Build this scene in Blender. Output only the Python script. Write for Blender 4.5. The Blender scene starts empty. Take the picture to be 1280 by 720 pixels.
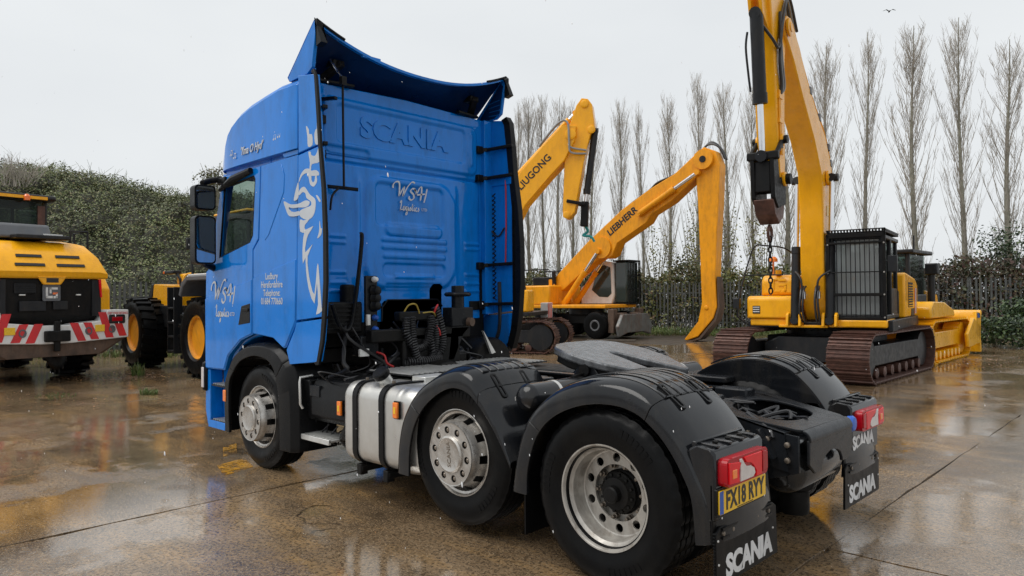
import bpy, bmesh, math, random
from mathutils import Vector, Matrix, noise
from mathutils.geometry import tessellate_polygon
R = math.radians; PI = math.pi
random.seed(7)
sc = bpy.context.scene; col = sc.collection

# ---------------------------------------------------------------- camera
cam_d = bpy.data.cameras.new('camera'); cam = bpy.data.objects.new('camera', cam_d); col.objects.link(cam)
def cam_axes(yaw, pitch, roll):
    f = Vector((math.cos(yaw)*math.cos(pitch), math.sin(yaw)*math.cos(pitch), math.sin(pitch)))
    r = Vector((math.sin(yaw), -math.cos(yaw), 0)); u = r.cross(f)
    return r*math.cos(roll)+u*math.sin(roll), u*math.cos(roll)-r*math.sin(roll), f
cr, cu, cf = cam_axes(-0.805133, 0.0123782, -0.0095713)
mw = Matrix((cr, cu, -cf)).transposed().to_4x4(); mw.translation = (-2.473, 4.522, 1.651)
cam.matrix_world = mw
cam_d.sensor_width = 36; cam_d.lens = 894.743/1280*36; cam_d.clip_start = .05; cam_d.clip_end = 2000
sc.camera = cam
sc.render.resolution_x = 1024; sc.render.resolution_y = 576

# ---------------------------------------------------------------- sky, sun, exposure
SUN_AZ, SUN_EL = R(58), R(58)
w = bpy.data.worlds.new('World'); sc.world = w; w.use_nodes = True
nt = w.node_tree; N = nt.nodes; L = nt.links
bg = N['Background']; bg.inputs['Strength'].default_value = .1
sky = N.new('ShaderNodeTexSky'); sky.sky_type = 'NISHITA'; sky.sun_disc = False
sky.sun_elevation = SUN_EL; sky.sun_rotation = R(90)-SUN_AZ; sky.dust_density = 4; sky.air_density = 1.5
hs = N.new('ShaderNodeHueSaturation'); hs.inputs['Saturation'].default_value = .25
L.new(sky.outputs[0], hs.inputs['Color'])
tc = N.new('ShaderNodeTexCoord'); nz = N.new('ShaderNodeTexNoise'); nz.inputs['Scale'].default_value = 2.2; nz.inputs['Detail'].default_value = 4
mp = N.new('ShaderNodeMapping'); mp.inputs['Scale'].default_value = (1, 1, 2.5)
L.new(tc.outputs['Generated'], mp.inputs[0]); L.new(mp.outputs[0], nz.inputs['Vector'])
rmp = N.new('ShaderNodeValToRGB')
rmp.color_ramp.elements[0].position = .3; rmp.color_ramp.elements[0].color = (6.15, 6.4, 6.62, 1)
rmp.color_ramp.elements[1].position = .7; rmp.color_ramp.elements[1].color = (6.75, 6.98, 7.12, 1)
L.new(nz.outputs['Fac'], rmp.inputs[0])
mx = N.new('ShaderNodeMix'); mx.data_type = 'RGBA'; mx.inputs['Factor'].default_value = .93
L.new(hs.outputs[0], mx.inputs[6]); L.new(rmp.outputs[0], mx.inputs[7]); L.new(mx.outputs[2], bg.inputs['Color'])
sd = bpy.data.lights.new('sun', 'SUN'); so = bpy.data.objects.new('sun', sd); col.objects.link(so)
sd.energy = 1.5; sd.angle = R(45); sd.color = (1, .97, .93)
so.rotation_euler = (PI/2-SUN_EL, 0, SUN_AZ+PI/2); so.location = (0, 0, 30)
vs = sc.view_settings; vs.view_transform = 'Standard'; vs.look = 'None'; vs.gamma = 1; vs.exposure = .35; vs.use_curve_mapping = False

# ---------------------------------------------------------------- materials
def new_mat(name):
    m = bpy.data.materials.new(name); m.use_nodes = True
    return m, m.node_tree.nodes, m.node_tree.links, m.node_tree.nodes['Principled BSDF']
def nd(N, t, **k):
    n = N.new('ShaderNode'+t)
    for a, v in k.items():
        if a in n.inputs.keys(): n.inputs[a].default_value = v
        else: setattr(n, a, v)
    return n
def rgba(c): return (c[0], c[1], c[2], 1)
def mixc(N, L, fac, a, b):
    m = N.new('ShaderNodeMix'); m.data_type = 'RGBA'
    for s, v in ((0, fac), (6, a), (7, b)):
        if hasattr(v, 'links') or hasattr(v, 'is_linked'): L.new(v, m.inputs[s])
        elif s == 0: m.inputs[0].default_value = v
        else: m.inputs[s].default_value = rgba(v)
    return m.outputs[2]
def mathn(N, L, op, a, b=0.5, clamp=False):
    m = N.new('ShaderNodeMath'); m.operation = op; m.use_clamp = clamp
    for i, v in enumerate((a, b)):
        if hasattr(v, 'is_linked'): L.new(v, m.inputs[i])
        else: m.inputs[i].default_value = v
    return m.outputs[0]
def ramp(N, L, src, lo, hi, a=0., b=1.):
    m = N.new('ShaderNodeMapRange'); m.clamp = True
    L.new(src, m.inputs[0]); m.inputs[1].default_value = lo; m.inputs[2].default_value = hi; m.inputs[3].default_value = a; m.inputs[4].default_value = b
    return m.outputs[0]
def mat(name, c, rough=.5, metal=0, var=.2, vs=2.5, bump=0, bs=60, coat=0, dirt=None, damt=.5, dscale=1.6, rvar=.25, spec=.5, drops=0):
    m, N, L, P = new_mat(name)
    tc = nd(N, 'TexCoord'); n1 = nd(N, 'TexNoise', Scale=vs, Detail=6, Roughness=.65)
    L.new(tc.outputs['Object'], n1.inputs['Vector'])
    c1 = tuple(x*(1-var) for x in c); c2 = tuple(min(1, x*(1+var)) for x in c)
    out = mixc(N, L, ramp(N, L, n1.outputs['Fac'], .3, .7), c1, c2)
    if dirt:
        mp = nd(N, 'Mapping'); mp.inputs['Scale'].default_value = (1.6, 1.6, .45)
        L.new(tc.outputs['Object'], mp.inputs[0])
        n2 = nd(N, 'TexNoise', Scale=dscale*2, Detail=9, Roughness=.7); L.new(mp.outputs[0], n2.inputs['Vector'])
        out = mixc(N, L, mathn(N, L, 'MULTIPLY', ramp(N, L, n2.outputs['Fac'], .47, .7), damt), out, dirt)
    L.new(out, P.inputs['Base Color'])
    n3 = nd(N, 'TexNoise', Scale=vs*3.3, Detail=5); L.new(tc.outputs['Object'], n3.inputs['Vector'])
    L.new(ramp(N, L, n3.outputs['Fac'], .3, .7, max(.02, rough*(1-rvar)), min(1, rough*(1+rvar))), P.inputs['Roughness'])
    P.inputs['Metallic'].default_value = metal; P.inputs['Coat Weight'].default_value = coat
    P.inputs['Coat Roughness'].default_value = .06; P.inputs['Specular IOR Level'].default_value = spec
    hgt = None
    if bump:
        n4 = nd(N, 'TexNoise', Scale=bs, Detail=4); L.new(tc.outputs['Object'], n4.inputs['Vector'])
        hgt = nd(N, 'Bump', Strength=bump, Distance=.01); L.new(n4.outputs['Fac'], hgt.inputs['Height'])
    if drops:      # beaded rain water on the paint
        vo = nd(N, 'TexVoronoi', Scale=70); L.new(tc.outputs['Object'], vo.inputs['Vector'])
        nn = nd(N, 'TexNoise', Scale=9, Detail=3); L.new(tc.outputs['Object'], nn.inputs['Vector'])
        h = mathn(N, L, 'MULTIPLY', ramp(N, L, vo.outputs['Distance'], .1, .38, 1, 0), ramp(N, L, nn.outputs['Fac'], .45, .6))
        b2 = nd(N, 'Bump', Strength=drops, Distance=.004); L.new(h, b2.inputs['Height'])
        if hgt: L.new(hgt.outputs[0], b2.inputs['Normal'])
        hgt = b2
    if hgt: L.new(hgt.outputs[0], P.inputs['Normal'])
    return m
def glass_mat(name, tint, rough=.02, clear=.6):
    m, N, L, P = new_mat(name)
    tr = nd(N, 'BsdfTransparent'); tr.inputs[0].default_value = rgba(tint)
    P.inputs['Base Color'].default_value = (.015, .02, .02, 1); P.inputs['Roughness'].default_value = rough
    ms = nd(N, 'MixShader'); ms.inputs[0].default_value = clear
    L.new(P.outputs[0], ms.inputs[1]); L.new(tr.outputs[0], ms.inputs[2])
    L.new(ms.outputs[0], N['Material Output'].inputs['Surface'])
    return m
def leaf_mat(name, cols, rough=.45, trans=.15):
    m, N, L, P = new_mat(name)
    g = nd(N, 'NewGeometry'); rp = nd(N, 'ValToRGB'); rp.color_ramp.interpolation = 'LINEAR'
    e = rp.color_ramp.elements
    while len(e) < len(cols): e.new(.5)
    for i, c in enumerate(cols): e[i].position = i/(len(cols)-1); e[i].color = rgba(c)
    L.new(g.outputs['Random Per Island'], rp.inputs[0])
    tc = nd(N, 'TexCoord'); n = nd(N, 'TexNoise', Scale=.5, Detail=4); L.new(tc.outputs['Object'], n.inputs['Vector'])
    k = nd(N, 'HueSaturation'); L.new(rp.outputs[0], k.inputs['Color']); L.new(ramp(N, L, n.outputs['Fac'], .3, .7, .5, 1.5), k.inputs['Value'])
    L.new(k.outputs[0], P.inputs['Base Color']); P.inputs['Roughness'].default_value = rough
    P.inputs['Subsurface Weight'].default_value = 0
    return m

M = {}
M['blue'] = mat('truck_blue_paint', (.003, .19, .66), .08, 0, .06, 1.2, coat=.0, dirt=(.003, .10, .32), damt=.6, drops=.2, spec=.36)
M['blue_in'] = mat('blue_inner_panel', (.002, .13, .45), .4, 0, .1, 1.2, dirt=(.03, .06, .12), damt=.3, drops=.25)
M['navy'] = mat('dark_navy', (.002, .018, .075), .35, 0, .2, 2, spec=.3)
M['decal'] = mat('silver_decal', (.5, .53, .57), .35, 0, .1, 3)
M['black_pl'] = mat('black_plastic', (.007, .0073, .008), .3, 0, .3, 3, bump=.06, bs=90, dirt=(.018, .016, .014), damt=.35, drops=.1, spec=.14)
M['guard'] = mat('grey_black_guard', (.008, .009, .011), .12, 0, .25, 3, bump=.015, bs=60, dirt=(.032, .028, .023), damt=.55, drops=.08, spec=.42)
M['frame'] = mat('chassis_grey_paint', (.011, .0125, .015), .26, 0, .25, 4, bump=.05, bs=50, dirt=(.03, .024, .019), damt=.5, spec=.2)
M['grime'] = mat('grimy_black_metal', (.005, .005, .005), .5, 0, .35, 6, bump=.2, bs=40, dirt=(.016, .013, .01), damt=.6, spec=.2)
M['rubber'] = mat('tyre_rubber', (.004, .0042, .0046), .36, 0, .25, 5, bump=.08, bs=70, dirt=(.011, .010, .0085), damt=.5, dscale=2.2, spec=.12)
M['alu'] = mat('brushed_aluminium', (.66, .66, .64), .35, .55, .12, 4, bump=.03, bs=120, dirt=(.32, .29, .24), damt=.35)
M['tank'] = mat('polished_tank_aluminium', (.62, .61, .58), .36, .8, .08, 3, bump=.03, bs=25, dirt=(.42, .38, .31), damt=.3)
M['rim'] = mat('painted_steel_rim', (.42, .40, .365), .38, .4, .15, 8, dirt=(.11, .08, .055), damt=.65, dscale=4)
M['chrome'] = mat('wheel_cover_steel', (.52, .50, .47), .3, .75, .15, 9, dirt=(.17, .13, .09), damt=.5, dscale=5)
M['greasy'] = mat('fifth_wheel_steel', (.115, .12, .128), .26, .3, .45, 14, bump=.4, bs=22, dirt=(.03, .03, .03), damt=.75, dscale=5)
M['steel'] = mat('bolt_steel', (.2, .17, .14), .45, .7, .3, 20)
M['red_lens'] = mat('red_lens', (.72, .006, .012), .1, 0, .1, 6, spec=.3)
M['dkred_lens'] = mat('dark_red_lens', (.36, .004, .01), .1, 0, .1, 6, spec=.3)
M['amber'] = mat('amber_lens', (.85, .2, .01), .18, 0, .15, 20, coat=.5)
M['clear_lens'] = mat('clear_lens', (.6, .55, .53), .15, 0, .15, 10, coat=.5)
M['plate'] = mat('plate_yellow', (.82, .5, .02), .3, 0, .05, 8)
M['plate_blue'] = mat('plate_blue', (.02, .1, .45), .3)
M['letter_black'] = mat('letter_black', (.012, .012, .012), .4)
M['letter_white'] = mat('letter_white', (.68, .69, .7), .45, dirt=(.3, .28, .25), damt=.3)
M['white_pl'] = mat('white_plastic', (.7, .7, .68), .35, dirt=(.3, .27, .22), damt=.3)
M['yellow'] = mat('machine_yellow', (.93, .43, .008), .25, 0, .06, 1.5, coat=.0, dirt=(.5, .2, .012), damt=.35, drops=.12, spec=.4)
M['yellow2'] = mat('handler_yellow', (.86, .35, .008), .38, 0, .12, 1.2, dirt=(.35, .13, .02), damt=.5, dscale=2, spec=.35)
M['yellow3'] = mat('dozer_yellow', (.9, .45, .008), .3, 0, .08, 1.5, coat=.3, dirt=(.4, .2, .03), damt=.25)
M['orange_rim'] = mat('loader_rim_yellow', (.75, .3, .012), .4, 0, .1, 3, dirt=(.2, .09, .03), damt=.5)
M['mdark'] = mat('machine_dark_grey', (.011, .012, .014), .4, 0, .25, 3, bump=.08, bs=40, dirt=(.04, .034, .028), damt=.5, spec=.3)
M['mgrey'] = mat('machine_grey', (.1, .105, .115), .42, 0, .15, 3, dirt=(.15, .13, .1), damt=.3)
M['rust'] = mat('rusty_track', (.1, .045, .032), .5, .3, .45, 7, bump=.3, bs=30, dirt=(.05, .028, .022), damt=.8)
M['mudrust'] = mat('muddy_steel', (.1, .062, .042), .65, 0, .4, 4, bump=.35, bs=25, dirt=(.04, .03, .022), damt=.7)
M['rod'] = mat('chromed_rod', (.75, .76, .78), .14, 1, .05)
M['hose'] = mat('hydraulic_hose', (.02, .02, .022), .4)
M['ghose'] = mat('grey_hose', (.25, .26, .26), .45)
M['white'] = mat('machine_white', (.72, .72, .7), .35, 0, .06, 2, dirt=(.4, .36, .3), damt=.35)
M['redstripe'] = mat('reflective_red', (.6, .02, .025), .35, dirt=(.2, .08, .06), damt=.3)
M['orange'] = mat('beacon_orange', (.9, .16, .01), .25, coat=.5)
M['glass'] = glass_mat('cab_glass', (.80, .88, .83), .03, .78)
M['mglass'] = glass_mat('machine_glass', (.7, .78, .74), .05, .68)
M['mirror'] = mat('mirror_glass', (.5, .54, .56), .03, 1, .02)
M['seat'] = mat('seat_fabric', (.03, .032, .035), .8)
M['wire_red'] = mat('red_airline', (.5, .02, .02), .4)
M['wire_yel'] = mat('yellow_airline', (.35, .25, .04), .5)
M['teal'] = mat('teal_strap', (.02, .3, .3), .6)
M['wetsteel'] = mat('grey_rusted_steel', (.16, .165, .16), .45, .2, .3, 3, dirt=(.14, .06, .03), damt=.7)
M['bark'] = mat('poplar_bark', (.24, .23, .18), .8, 0, .35, 4)
M['twig'] = mat('poplar_twigs', (.38, .345, .295), .75, 0, .3, 1.5)  # lightened so the colour carries the haze over the distant poplars
M['fence'] = mat('galvanised_pale', (.085, .09, .085), .6, .0, .3, 3)
M['wood'] = mat('scrap_board', (.12, .1, .08), .6, 0, .3, 5)

# ---------------------------------------------------------------- mesh helpers
def tag(o, label=None, cat=None, group=None, kind=None):
    if label: o['label'] = label
    if cat: o['category'] = cat
    if group: o['group'] = group
    if kind: o['kind'] = kind
    return o
def empty(name, loc=(0, 0, 0), rz=0):
    o = bpy.data.objects.new(name, None); o.empty_display_size = .3; col.objects.link(o)
    o.location = loc; o.rotation_euler = (0, 0, rz); return o
def link(name, me, parent=None, loc=None):
    o = bpy.data.objects.new(name, me); col.objects.link(o); o.parent = parent
    if loc is not None: o.location = loc
    return o
def copy_tree(o, parent=None):
    c = o.copy(); col.objects.link(c); c.parent = parent
    for ch in o.children: copy_tree(ch, c)
    return c
def basis(d, up=(0, 0, 1)):
    d = Vector(d).normalized(); up = Vector(up)
    if abs(d.dot(up)) > .98: up = Vector((0, 1, 0)) if abs(d.y) < .9 else Vector((1, 0, 0))
    a = d.cross(up).normalized(); return a, d.cross(a).normalized()*-1
def catmull(pts, n=6, closed=False):
    P = [Vector(p) for p in pts]; out = []; m = len(P)
    for i in range(m if closed else m-1):
        g = lambda k: P[k % m] if closed else P[max(0, min(m-1, k))]
        p0, p1, p2, p3 = g(i-1), g(i), g(i+1), g(i+2)
        for j in range(n):
            t = j/n
            out.append(.5*((2*p1)+(p2-p0)*t+(2*p0-5*p1+4*p2-p3)*t*t+(3*p1-p0-3*p2+p3)*t**3))
    if not closed: out.append(P[-1])
    return out
class MB:
    def __init__(s): s.v = []; s.f = []
    def add(s, vs, fs, T=None):
        b = len(s.v)
        s.v += [tuple(T @ Vector(p)) for p in vs] if T else [tuple(p) for p in vs]
        s.f += [tuple(b+i for i in f) for f in fs]; return s
    def box(s, x0, x1, y0, y1, z0, z1, T=None):
        x0, x1 = min(x0, x1), max(x0, x1); y0, y1 = min(y0, y1), max(y0, y1); z0, z1 = min(z0, z1), max(z0, z1)
        return s.add([(x0,y0,z0),(x1,y0,z0),(x1,y1,z0),(x0,y1,z0),(x0,y0,z1),(x1,y0,z1),(x1,y1,z1),(x0,y1,z1)],
                     [(0,3,2,1),(4,5,6,7),(0,1,5,4),(1,2,6,5),(2,3,7,6),(3,0,4,7)], T)
    def bar(s, a, b, w, h, up=(0, 0, 1)):
        a, b = Vector(a), Vector(b); p, q = basis(b-a, up); p = p*w/2; q = q*h/2
        return s.add([a-p-q, a+p-q, a+p+q, a-p+q, b-p-q, b+p-q, b+p+q, b-p+q],
                     [(0,3,2,1),(4,5,6,7),(0,1,5,4),(1,2,6,5),(2,3,7,6),(3,0,4,7)])
    def prism(s, poly, ax, a, b, holes=(), T=None):
        """polygon in the plane across axis ax ('x': (y,z), 'y': (x,z), 'z': (x,y)), from a to b"""
        def P3(p, c): return {'x': (c, p[0], p[1]), 'y': (p[0], c, p[1]), 'z': (p[0], p[1], c)}[ax]
        loops = [list(poly)]+[list(h) for h in holes]
        flat = [p for l in loops for p in l]
        tris = tessellate_polygon([[Vector((p[0], p[1], 0)) for p in l] for l in loops])
        n = len(flat); fs = []
        def ar(t):
            p, q, r = (flat[i] for i in t); return (q[0]-p[0])*(r[1]-p[1])-(q[1]-p[1])*(r[0]-p[0])
        sg = 1 if (b > a) != (ax == 'y') else -1
        for t in tris:
            t = tuple(t)
            if abs(ar(t)) < 1e-10: continue
            if ar(t)*sg < 0: t = t[::-1]
            fs.append(tuple(i+n for i in t)); fs.append(t[::-1])
        off = 0
        for li, l in enumerate(loops):
            k = len(l); A = sum(l[i][0]*l[(i+1) % k][1]-l[(i+1) % k][0]*l[i][1] for i in range(k))
            flip = (A*sg < 0) != (li > 0)
            for i in range(k):
                j = (i+1) % k; q = (off+i, off+j, off+j+n, off+i+n)
                fs.append(q[::-1] if flip else q)
            off += k
        return s.add([P3(p, a) for p in flat]+[P3(p, b) for p in flat], fs, T)
    def tube(s, pts, r, n=8, cap=True, T=None):
        pts = [Vector(p) for p in pts]; m = len(pts); rs = r if isinstance(r, (list, tuple)) else [r]*m
        vs = []; a = None
        for i, p in enumerate(pts):
            d = (pts[min(i+1, m-1)]-pts[max(i-1, 0)])
            if d.length < 1e-9: d = Vector((0, 0, 1))
            d.normalize()
            if a is None: a, _ = basis(d)
            else:
                a = a-d*a.dot(d)
                if a.length < 1e-6: a, _ = basis(d)
                a.normalize()
            b = d.cross(a)
            for k in range(n):
                t = 2*PI*k/n; vs.append(p+(a*math.cos(t)+b*math.sin(t))*rs[i])
        fs = [(i*n+k, i*n+(k+1) % n, (i+1)*n+(k+1) % n, (i+1)*n+k) for i in range(m-1) for k in range(n)]
        if cap: fs += [tuple(range(n))[::-1], tuple((m-1)*n+k for k in range(n))]
        return s.add(vs, fs, T)
    def lathe(s, prof, o=(0, 0, 0), ax=(0, 1, 0), n=32, fn=None, closed=False, T=None, cap=True):
        """prof: (radius, height along ax)"""
        o = Vector(o); ax = Vector(ax).normalized(); a, b = basis(ax); m = len(prof); vs = []
        for i, (r, h) in enumerate(prof):
            for k in range(n):
                t = 2*PI*k/n; rr = fn(i, k, r) if fn else r
                vs.append(o+ax*h+(a*math.cos(t)+b*math.sin(t))*rr)
        fs = []
        sg = 1 if a.cross(b).dot(ax) > 0 else -1
        for i in range(m if closed else m-1):
            j = (i+1) % m
            for k in range(n):
                q = (i*n+k, i*n+(k+1) % n, j*n+(k+1) % n, j*n+k); fs.append(q if sg > 0 else q[::-1])
        if not closed and cap:
            if prof[0][0] > 1e-4: fs.append(tuple(range(n)) if sg < 0 else tuple(range(n))[::-1])
            if prof[-1][0] > 1e-4: q = tuple((m-1)*n+k for k in range(n)); fs.append(q if sg > 0 else q[::-1])
        return s.add(vs, fs, T)
    def cyl(s, a, b, r, n=16, r2=None):
        a, b = Vector(a), Vector(b); return s.lathe([(r, 0), (r if r2 is None else r2, (b-a).length)], a, b-a, n)
    def loft(s, rings, closed=True, caps=True):
        n = len(rings[0]); vs = [p for r in rings for p in r]; m = len(rings)
        fs = [(i*n+k, i*n+(k+1) % n, (i+1)*n+(k+1) % n, (i+1)*n+k) for i in range(m-1) for k in range(n if closed else n-1)]
        if caps and closed: fs += [tuple(range(n))[::-1], tuple((m-1)*n+k for k in range(n))]
        return s.add(vs, fs)
    def grid(s, fn, nu, nv):
        vs = [fn(i/nu, j/nv) for j in range(nv+1) for i in range(nu+1)]
        fs = [(j*(nu+1)+i, j*(nu+1)+i+1, (j+1)*(nu+1)+i+1, (j+1)*(nu+1)+i) for j in range(nv) for i in range(nu)]
        return s.add(vs, fs)
    def ribbon(s, pts, w, T, sub=6, slant=.7):
        """calligraphic stroke in the text plane of T"""
        P = catmull([(p[0], p[1], 0) for p in pts], sub); m = len(P); d = Vector((math.cos(slant), math.sin(slant), 0)); vs = []
        for i, p in enumerate(P):
            t = (P[min(i+1, m-1)]-P[max(i-1, 0)]).normalized(); nrm = Vector((-t.y, t.x, 0))
            ww = w*(.35+.65*abs(nrm.dot(d)))*(.55 if i in (0, m-1) else 1)
            vs += [p-nrm*ww/2, p+nrm*ww/2]
        return s.add(vs, [(2*i, 2*i+2, 2*i+3, 2*i+1) for i in range(m-1)], T)
    def mesh(s, name, smooth=35, recalc=False):
        me = bpy.data.meshes.new(name); me.from_pydata(s.v, [], s.f)
        if recalc:
            bm = bmesh.new(); bm.from_mesh(me); bmesh.ops.recalc_face_normals(bm, faces=bm.faces); bm.to_mesh(me); bm.free()
        me.update()
        if smooth:
            me.polygons.foreach_set('use_smooth', [True]*len(me.polygons)); me.set_sharp_from_angle(angle=R(smooth))
        return me
    def build(s, name, m, parent=None, bev=0, smooth=35, loc=None, recalc=False, seg=2):
        me = s.mesh(name, smooth, recalc); me.materials.append(M[m] if isinstance(m, str) else m)
        o = link(name, me, parent, loc)
        if bev:
            b = o.modifiers.new('bevel', 'BEVEL'); b.width = bev; b.segments = seg; b.limit_method = 'ANGLE'; b.angle_limit = R(38)
        return o
def TM(o, xa, ya):
    xa, ya = Vector(xa).normalized(), Vector(ya).normalized(); za = xa.cross(ya)
    m = Matrix((xa, ya, za)).transposed().to_4x4(); m.translation = o; return m
SIDE = ((-1, 0, 0), (0, 0, 1)); BACK = ((0, -1, 0), (0, 0, 1))
def text(name, s, m, parent, T, size, off=0, ext=.0015, shear=0, sx=1, space=1, align='CENTER'):
    c = bpy.data.curves.new(name, 'FONT'); c.body = s; c.size = size; c.extrude = ext; c.offset = off; c.shear = shear
    c.space_character = space; c.align_x = align; c.align_y = 'CENTER'; c.resolution_u = 3
    o = bpy.data.objects.new(name, c); col.objects.link(o)
    me = bpy.data.meshes.new_from_object(o); bpy.data.objects.remove(o); bpy.data.curves.remove(c)
    me.transform(T @ Matrix.Diagonal((sx, 1, 1, 1))); me.materials.clear(); me.materials.append(M[m] if isinstance(m, str) else m)
    me.name = name; return link(name, me, parent)
def rrect(cx, cy, w, h, r, n=4):
    out = []
    for (sx, sy, a0) in ((1, 1, 0), (-1, 1, 90), (-1, -1, 180), (1, -1, 270)):
        for k in range(n+1):
            a = R(a0+90*k/n); out.append((cx+sx*(w/2-r)+r*math.cos(a), cy+sy*(h/2-r)+r*math.sin(a)))
    return out
def circle(cx, cy, r, n=20): return [(cx+r*math.cos(2*PI*k/n), cy+r*math.sin(2*PI*k/n)) for k in range(n)]
# ================================================================= GROUND
RH = Vector((-.72084, -.69310, 0)); FH = Vector((.69302, -.72092, 0)); CC = Vector((-2.473, 4.522, 0))
def at(lat, dep, z=0): v = CC+RH*lat+FH*dep; return Vector((v.x, v.y, z))     # metres right of and beyond the viewpoint
def concrete_mat():
    m, N, L, P = new_mat('wet_concrete'); tc = nd(N, 'TexCoord'); O = tc.outputs['Object']
    def nz(scale, det=6, rough=.6, vec=None):
        n = nd(N, 'TexNoise', Scale=scale, Detail=det, Roughness=rough); L.new(vec or O, n.inputs['Vector']); return n.outputs['Fac']
    big = nz(.35, 6, .62); mid = nz(1.7, 8, .7); fine = nz(38, 3, .6); tiny = nz(85, 3)
    mp = nd(N, 'Mapping'); mp.inputs['Scale'].default_value = (.5, 2.2, 1); mp.inputs['Rotation'].default_value = (0, 0, R(8)); L.new(O, mp.inputs[0]); streak = nz(1.3, 7, .65, mp.outputs[0])
    c = mixc(N, L, ramp(N, L, big, .36, .62), (.09, .056, .029), (.35, .24, .14))
    c = mixc(N, L, mathn(N, L, 'MULTIPLY', ramp(N, L, streak, .5, .68), .8), c, (.42, .255, .105))
    c = mixc(N, L, mathn(N, L, 'MULTIPLY', ramp(N, L, mid, .5, .72), .7), c, (.035, .025, .017))
    c = mixc(N, L, ramp(N, L, fine, .45, .64, .0, .75), c, (.03, .022, .015))
    c = mixc(N, L, ramp(N, L, tiny, .54, .66, 0, .8), c, (.40, .30, .19))
    wv = nd(N, 'TexNoise', Scale=1.6, Detail=5); L.new(O, wv.inputs['Vector']); vm = nd(N, 'VectorMath', operation='ADD'); sc_ = nd(N, 'VectorMath', operation='SCALE'); sc_.inputs['Scale'].default_value = .9
    L.new(wv.outputs['Color'], sc_.inputs[0]); L.new(O, vm.inputs[0]); L.new(sc_.outputs[0], vm.inputs[1])
    vc = nd(N, 'TexVoronoi', Scale=.42, feature='DISTANCE_TO_EDGE'); L.new(vm.outputs[0], vc.inputs['Vector'])
    crack = mathn(N, L, 'MULTIPLY', ramp(N, L, vc.outputs['Distance'], .002, .008, 1, 0), ramp(N, L, nz(.45, 3), .57, .62))
    c = mixc(N, L, crack, c, (.02, .014, .01))
    oil = ramp(N, L, nz(1.1, 4, .5), .66, .74); c = mixc(N, L, mathn(N, L, 'MULTIPLY', oil, .7), c, (.03, .022, .016))
    moss = nz(.9, 5); c = mixc(N, L, mathn(N, L, 'MULTIPLY', ramp(N, L, moss, .62, .72), .5), c, (.06, .065, .02))
    L.new(c, P.inputs['Base Color'])
    w1 = nz(.55, 5, .55); w2 = nz(2.6, 5, .6)
    wet = mathn(N, L, 'ADD', mathn(N, L, 'MULTIPLY', w1, .72), mathn(N, L, 'MULTIPLY', w2, .28))
    pud = ramp(N, L, wet, .425, .50)
    L.new(mixf(N, L, pud, ramp(N, L, mid, .3, .7, .08, .28), .02), P.inputs['Roughness'])
    P.inputs['Specular IOR Level'].default_value = .5; P.inputs['IOR'].default_value = 2.35
    bh = mathn(N, L, 'ADD', mathn(N, L, 'MULTIPLY', fine, .6), mathn(N, L, 'MULTIPLY', tiny, .4))
    bmp = nd(N, 'Bump', Distance=.012); L.new(bh, bmp.inputs['Height']); L.new(ramp(N, L, pud, 0, 1, .5, .06), bmp.inputs['Strength'])
    L.new(bmp.outputs[0], P.inputs['Normal'])
    return m
def mixf(N, L, f, a, b):
    m = N.new('ShaderNodeMix'); m.data_type = 'FLOAT'; L.new(f, m.inputs[0])
    for s, v in ((2, a), (3, b)):
        if hasattr(v, 'is_linked'): L.new(v, m.inputs[s])
        else: m.inputs[s].default_value = v
    return m.outputs[0]
M['concrete'] = concrete_mat()
M['soil'] = mat('wet_soil', (.06, .042, .028), .45, 0, .4, 1.2, bump=.5, bs=9, dirt=(.11, .085, .05), damt=.6)
M['paint'] = mat('worn_yellow_paint', (.55, .27, .015), .25, 0, .25, 6, dirt=(.12, .08, .04), damt=.8, dscale=4)
_m = M['paint']; _N = _m.node_tree.nodes; _L = _m.node_tree.links; _tc = nd(_N, 'TexCoord'); _n = nd(_N, 'TexNoise', Scale=7, Detail=8, Roughness=.75); _L.new(_tc.outputs['Object'], _n.inputs['Vector'])
_L.new(ramp(_N, _L, _n.outputs['Fac'], .44, .56), _N['Principled BSDF'].inputs['Alpha'])
gr = MB().grid(lambda u, v: ((u-.5)*1600, (v-.5)*1600, -.03), 40, 40).build('ground', 'soil'); tag(gr, kind='structure')
XJ = [-14, -8.9, -4.8, -.7, 3.39, 7.0, 10.2, 14.2, 18.3, 22.4, 26.5]; YJ = [-31, -24, -16.2, -8.2, -.25, 7.6, 15.5]
rnd = random.Random(2)
for i in range(len(XJ)-1):
    for j in range(len(YJ)-1):
        x0, x1, y0, y1 = XJ[i]+.007, XJ[i+1]-.007, YJ[j]+.007, YJ[j+1]-.007
        c = Vector(((x0+x1)/2, (y0+y1)/2, 0))-CC; lat, dep = c.dot(RH), c.dot(FH)
        if dep > 30.5-.42*lat or dep < -8 or (lat < 0 and dep > 26): continue
        dz = rnd.uniform(-.004, 0)
        rim_ = []; q_ = [(x0, y0), (x1, y0), (x1, y1), (x0, y1)]
        for e in range(4):
            (ax_, ay_), (bx_, by_) = q_[e], q_[(e+1) % 4]; ne = 26
            for t_ in range(ne):
                f_ = t_/ne; px_ = ax_+(bx_-ax_)*f_; py_ = ay_+(by_-ay_)*f_; jn = .014*noise.noise(Vector((px_*2.3, py_*2.3, e)))+rnd.uniform(-.004, .004)-(rnd.uniform(.01, .035) if rnd.random() < .07 else 0)
                ox_, oy_ = ((0, -1), (1, 0), (0, 1), (-1, 0))[e]; rim_.append((px_+ox_*jn, py_+oy_*jn))
        b = MB(); b.prism(rim_, 'z', -.15, dz); o = b.build('concrete_slab', 'concrete', gr, .005, recalc=True)
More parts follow.
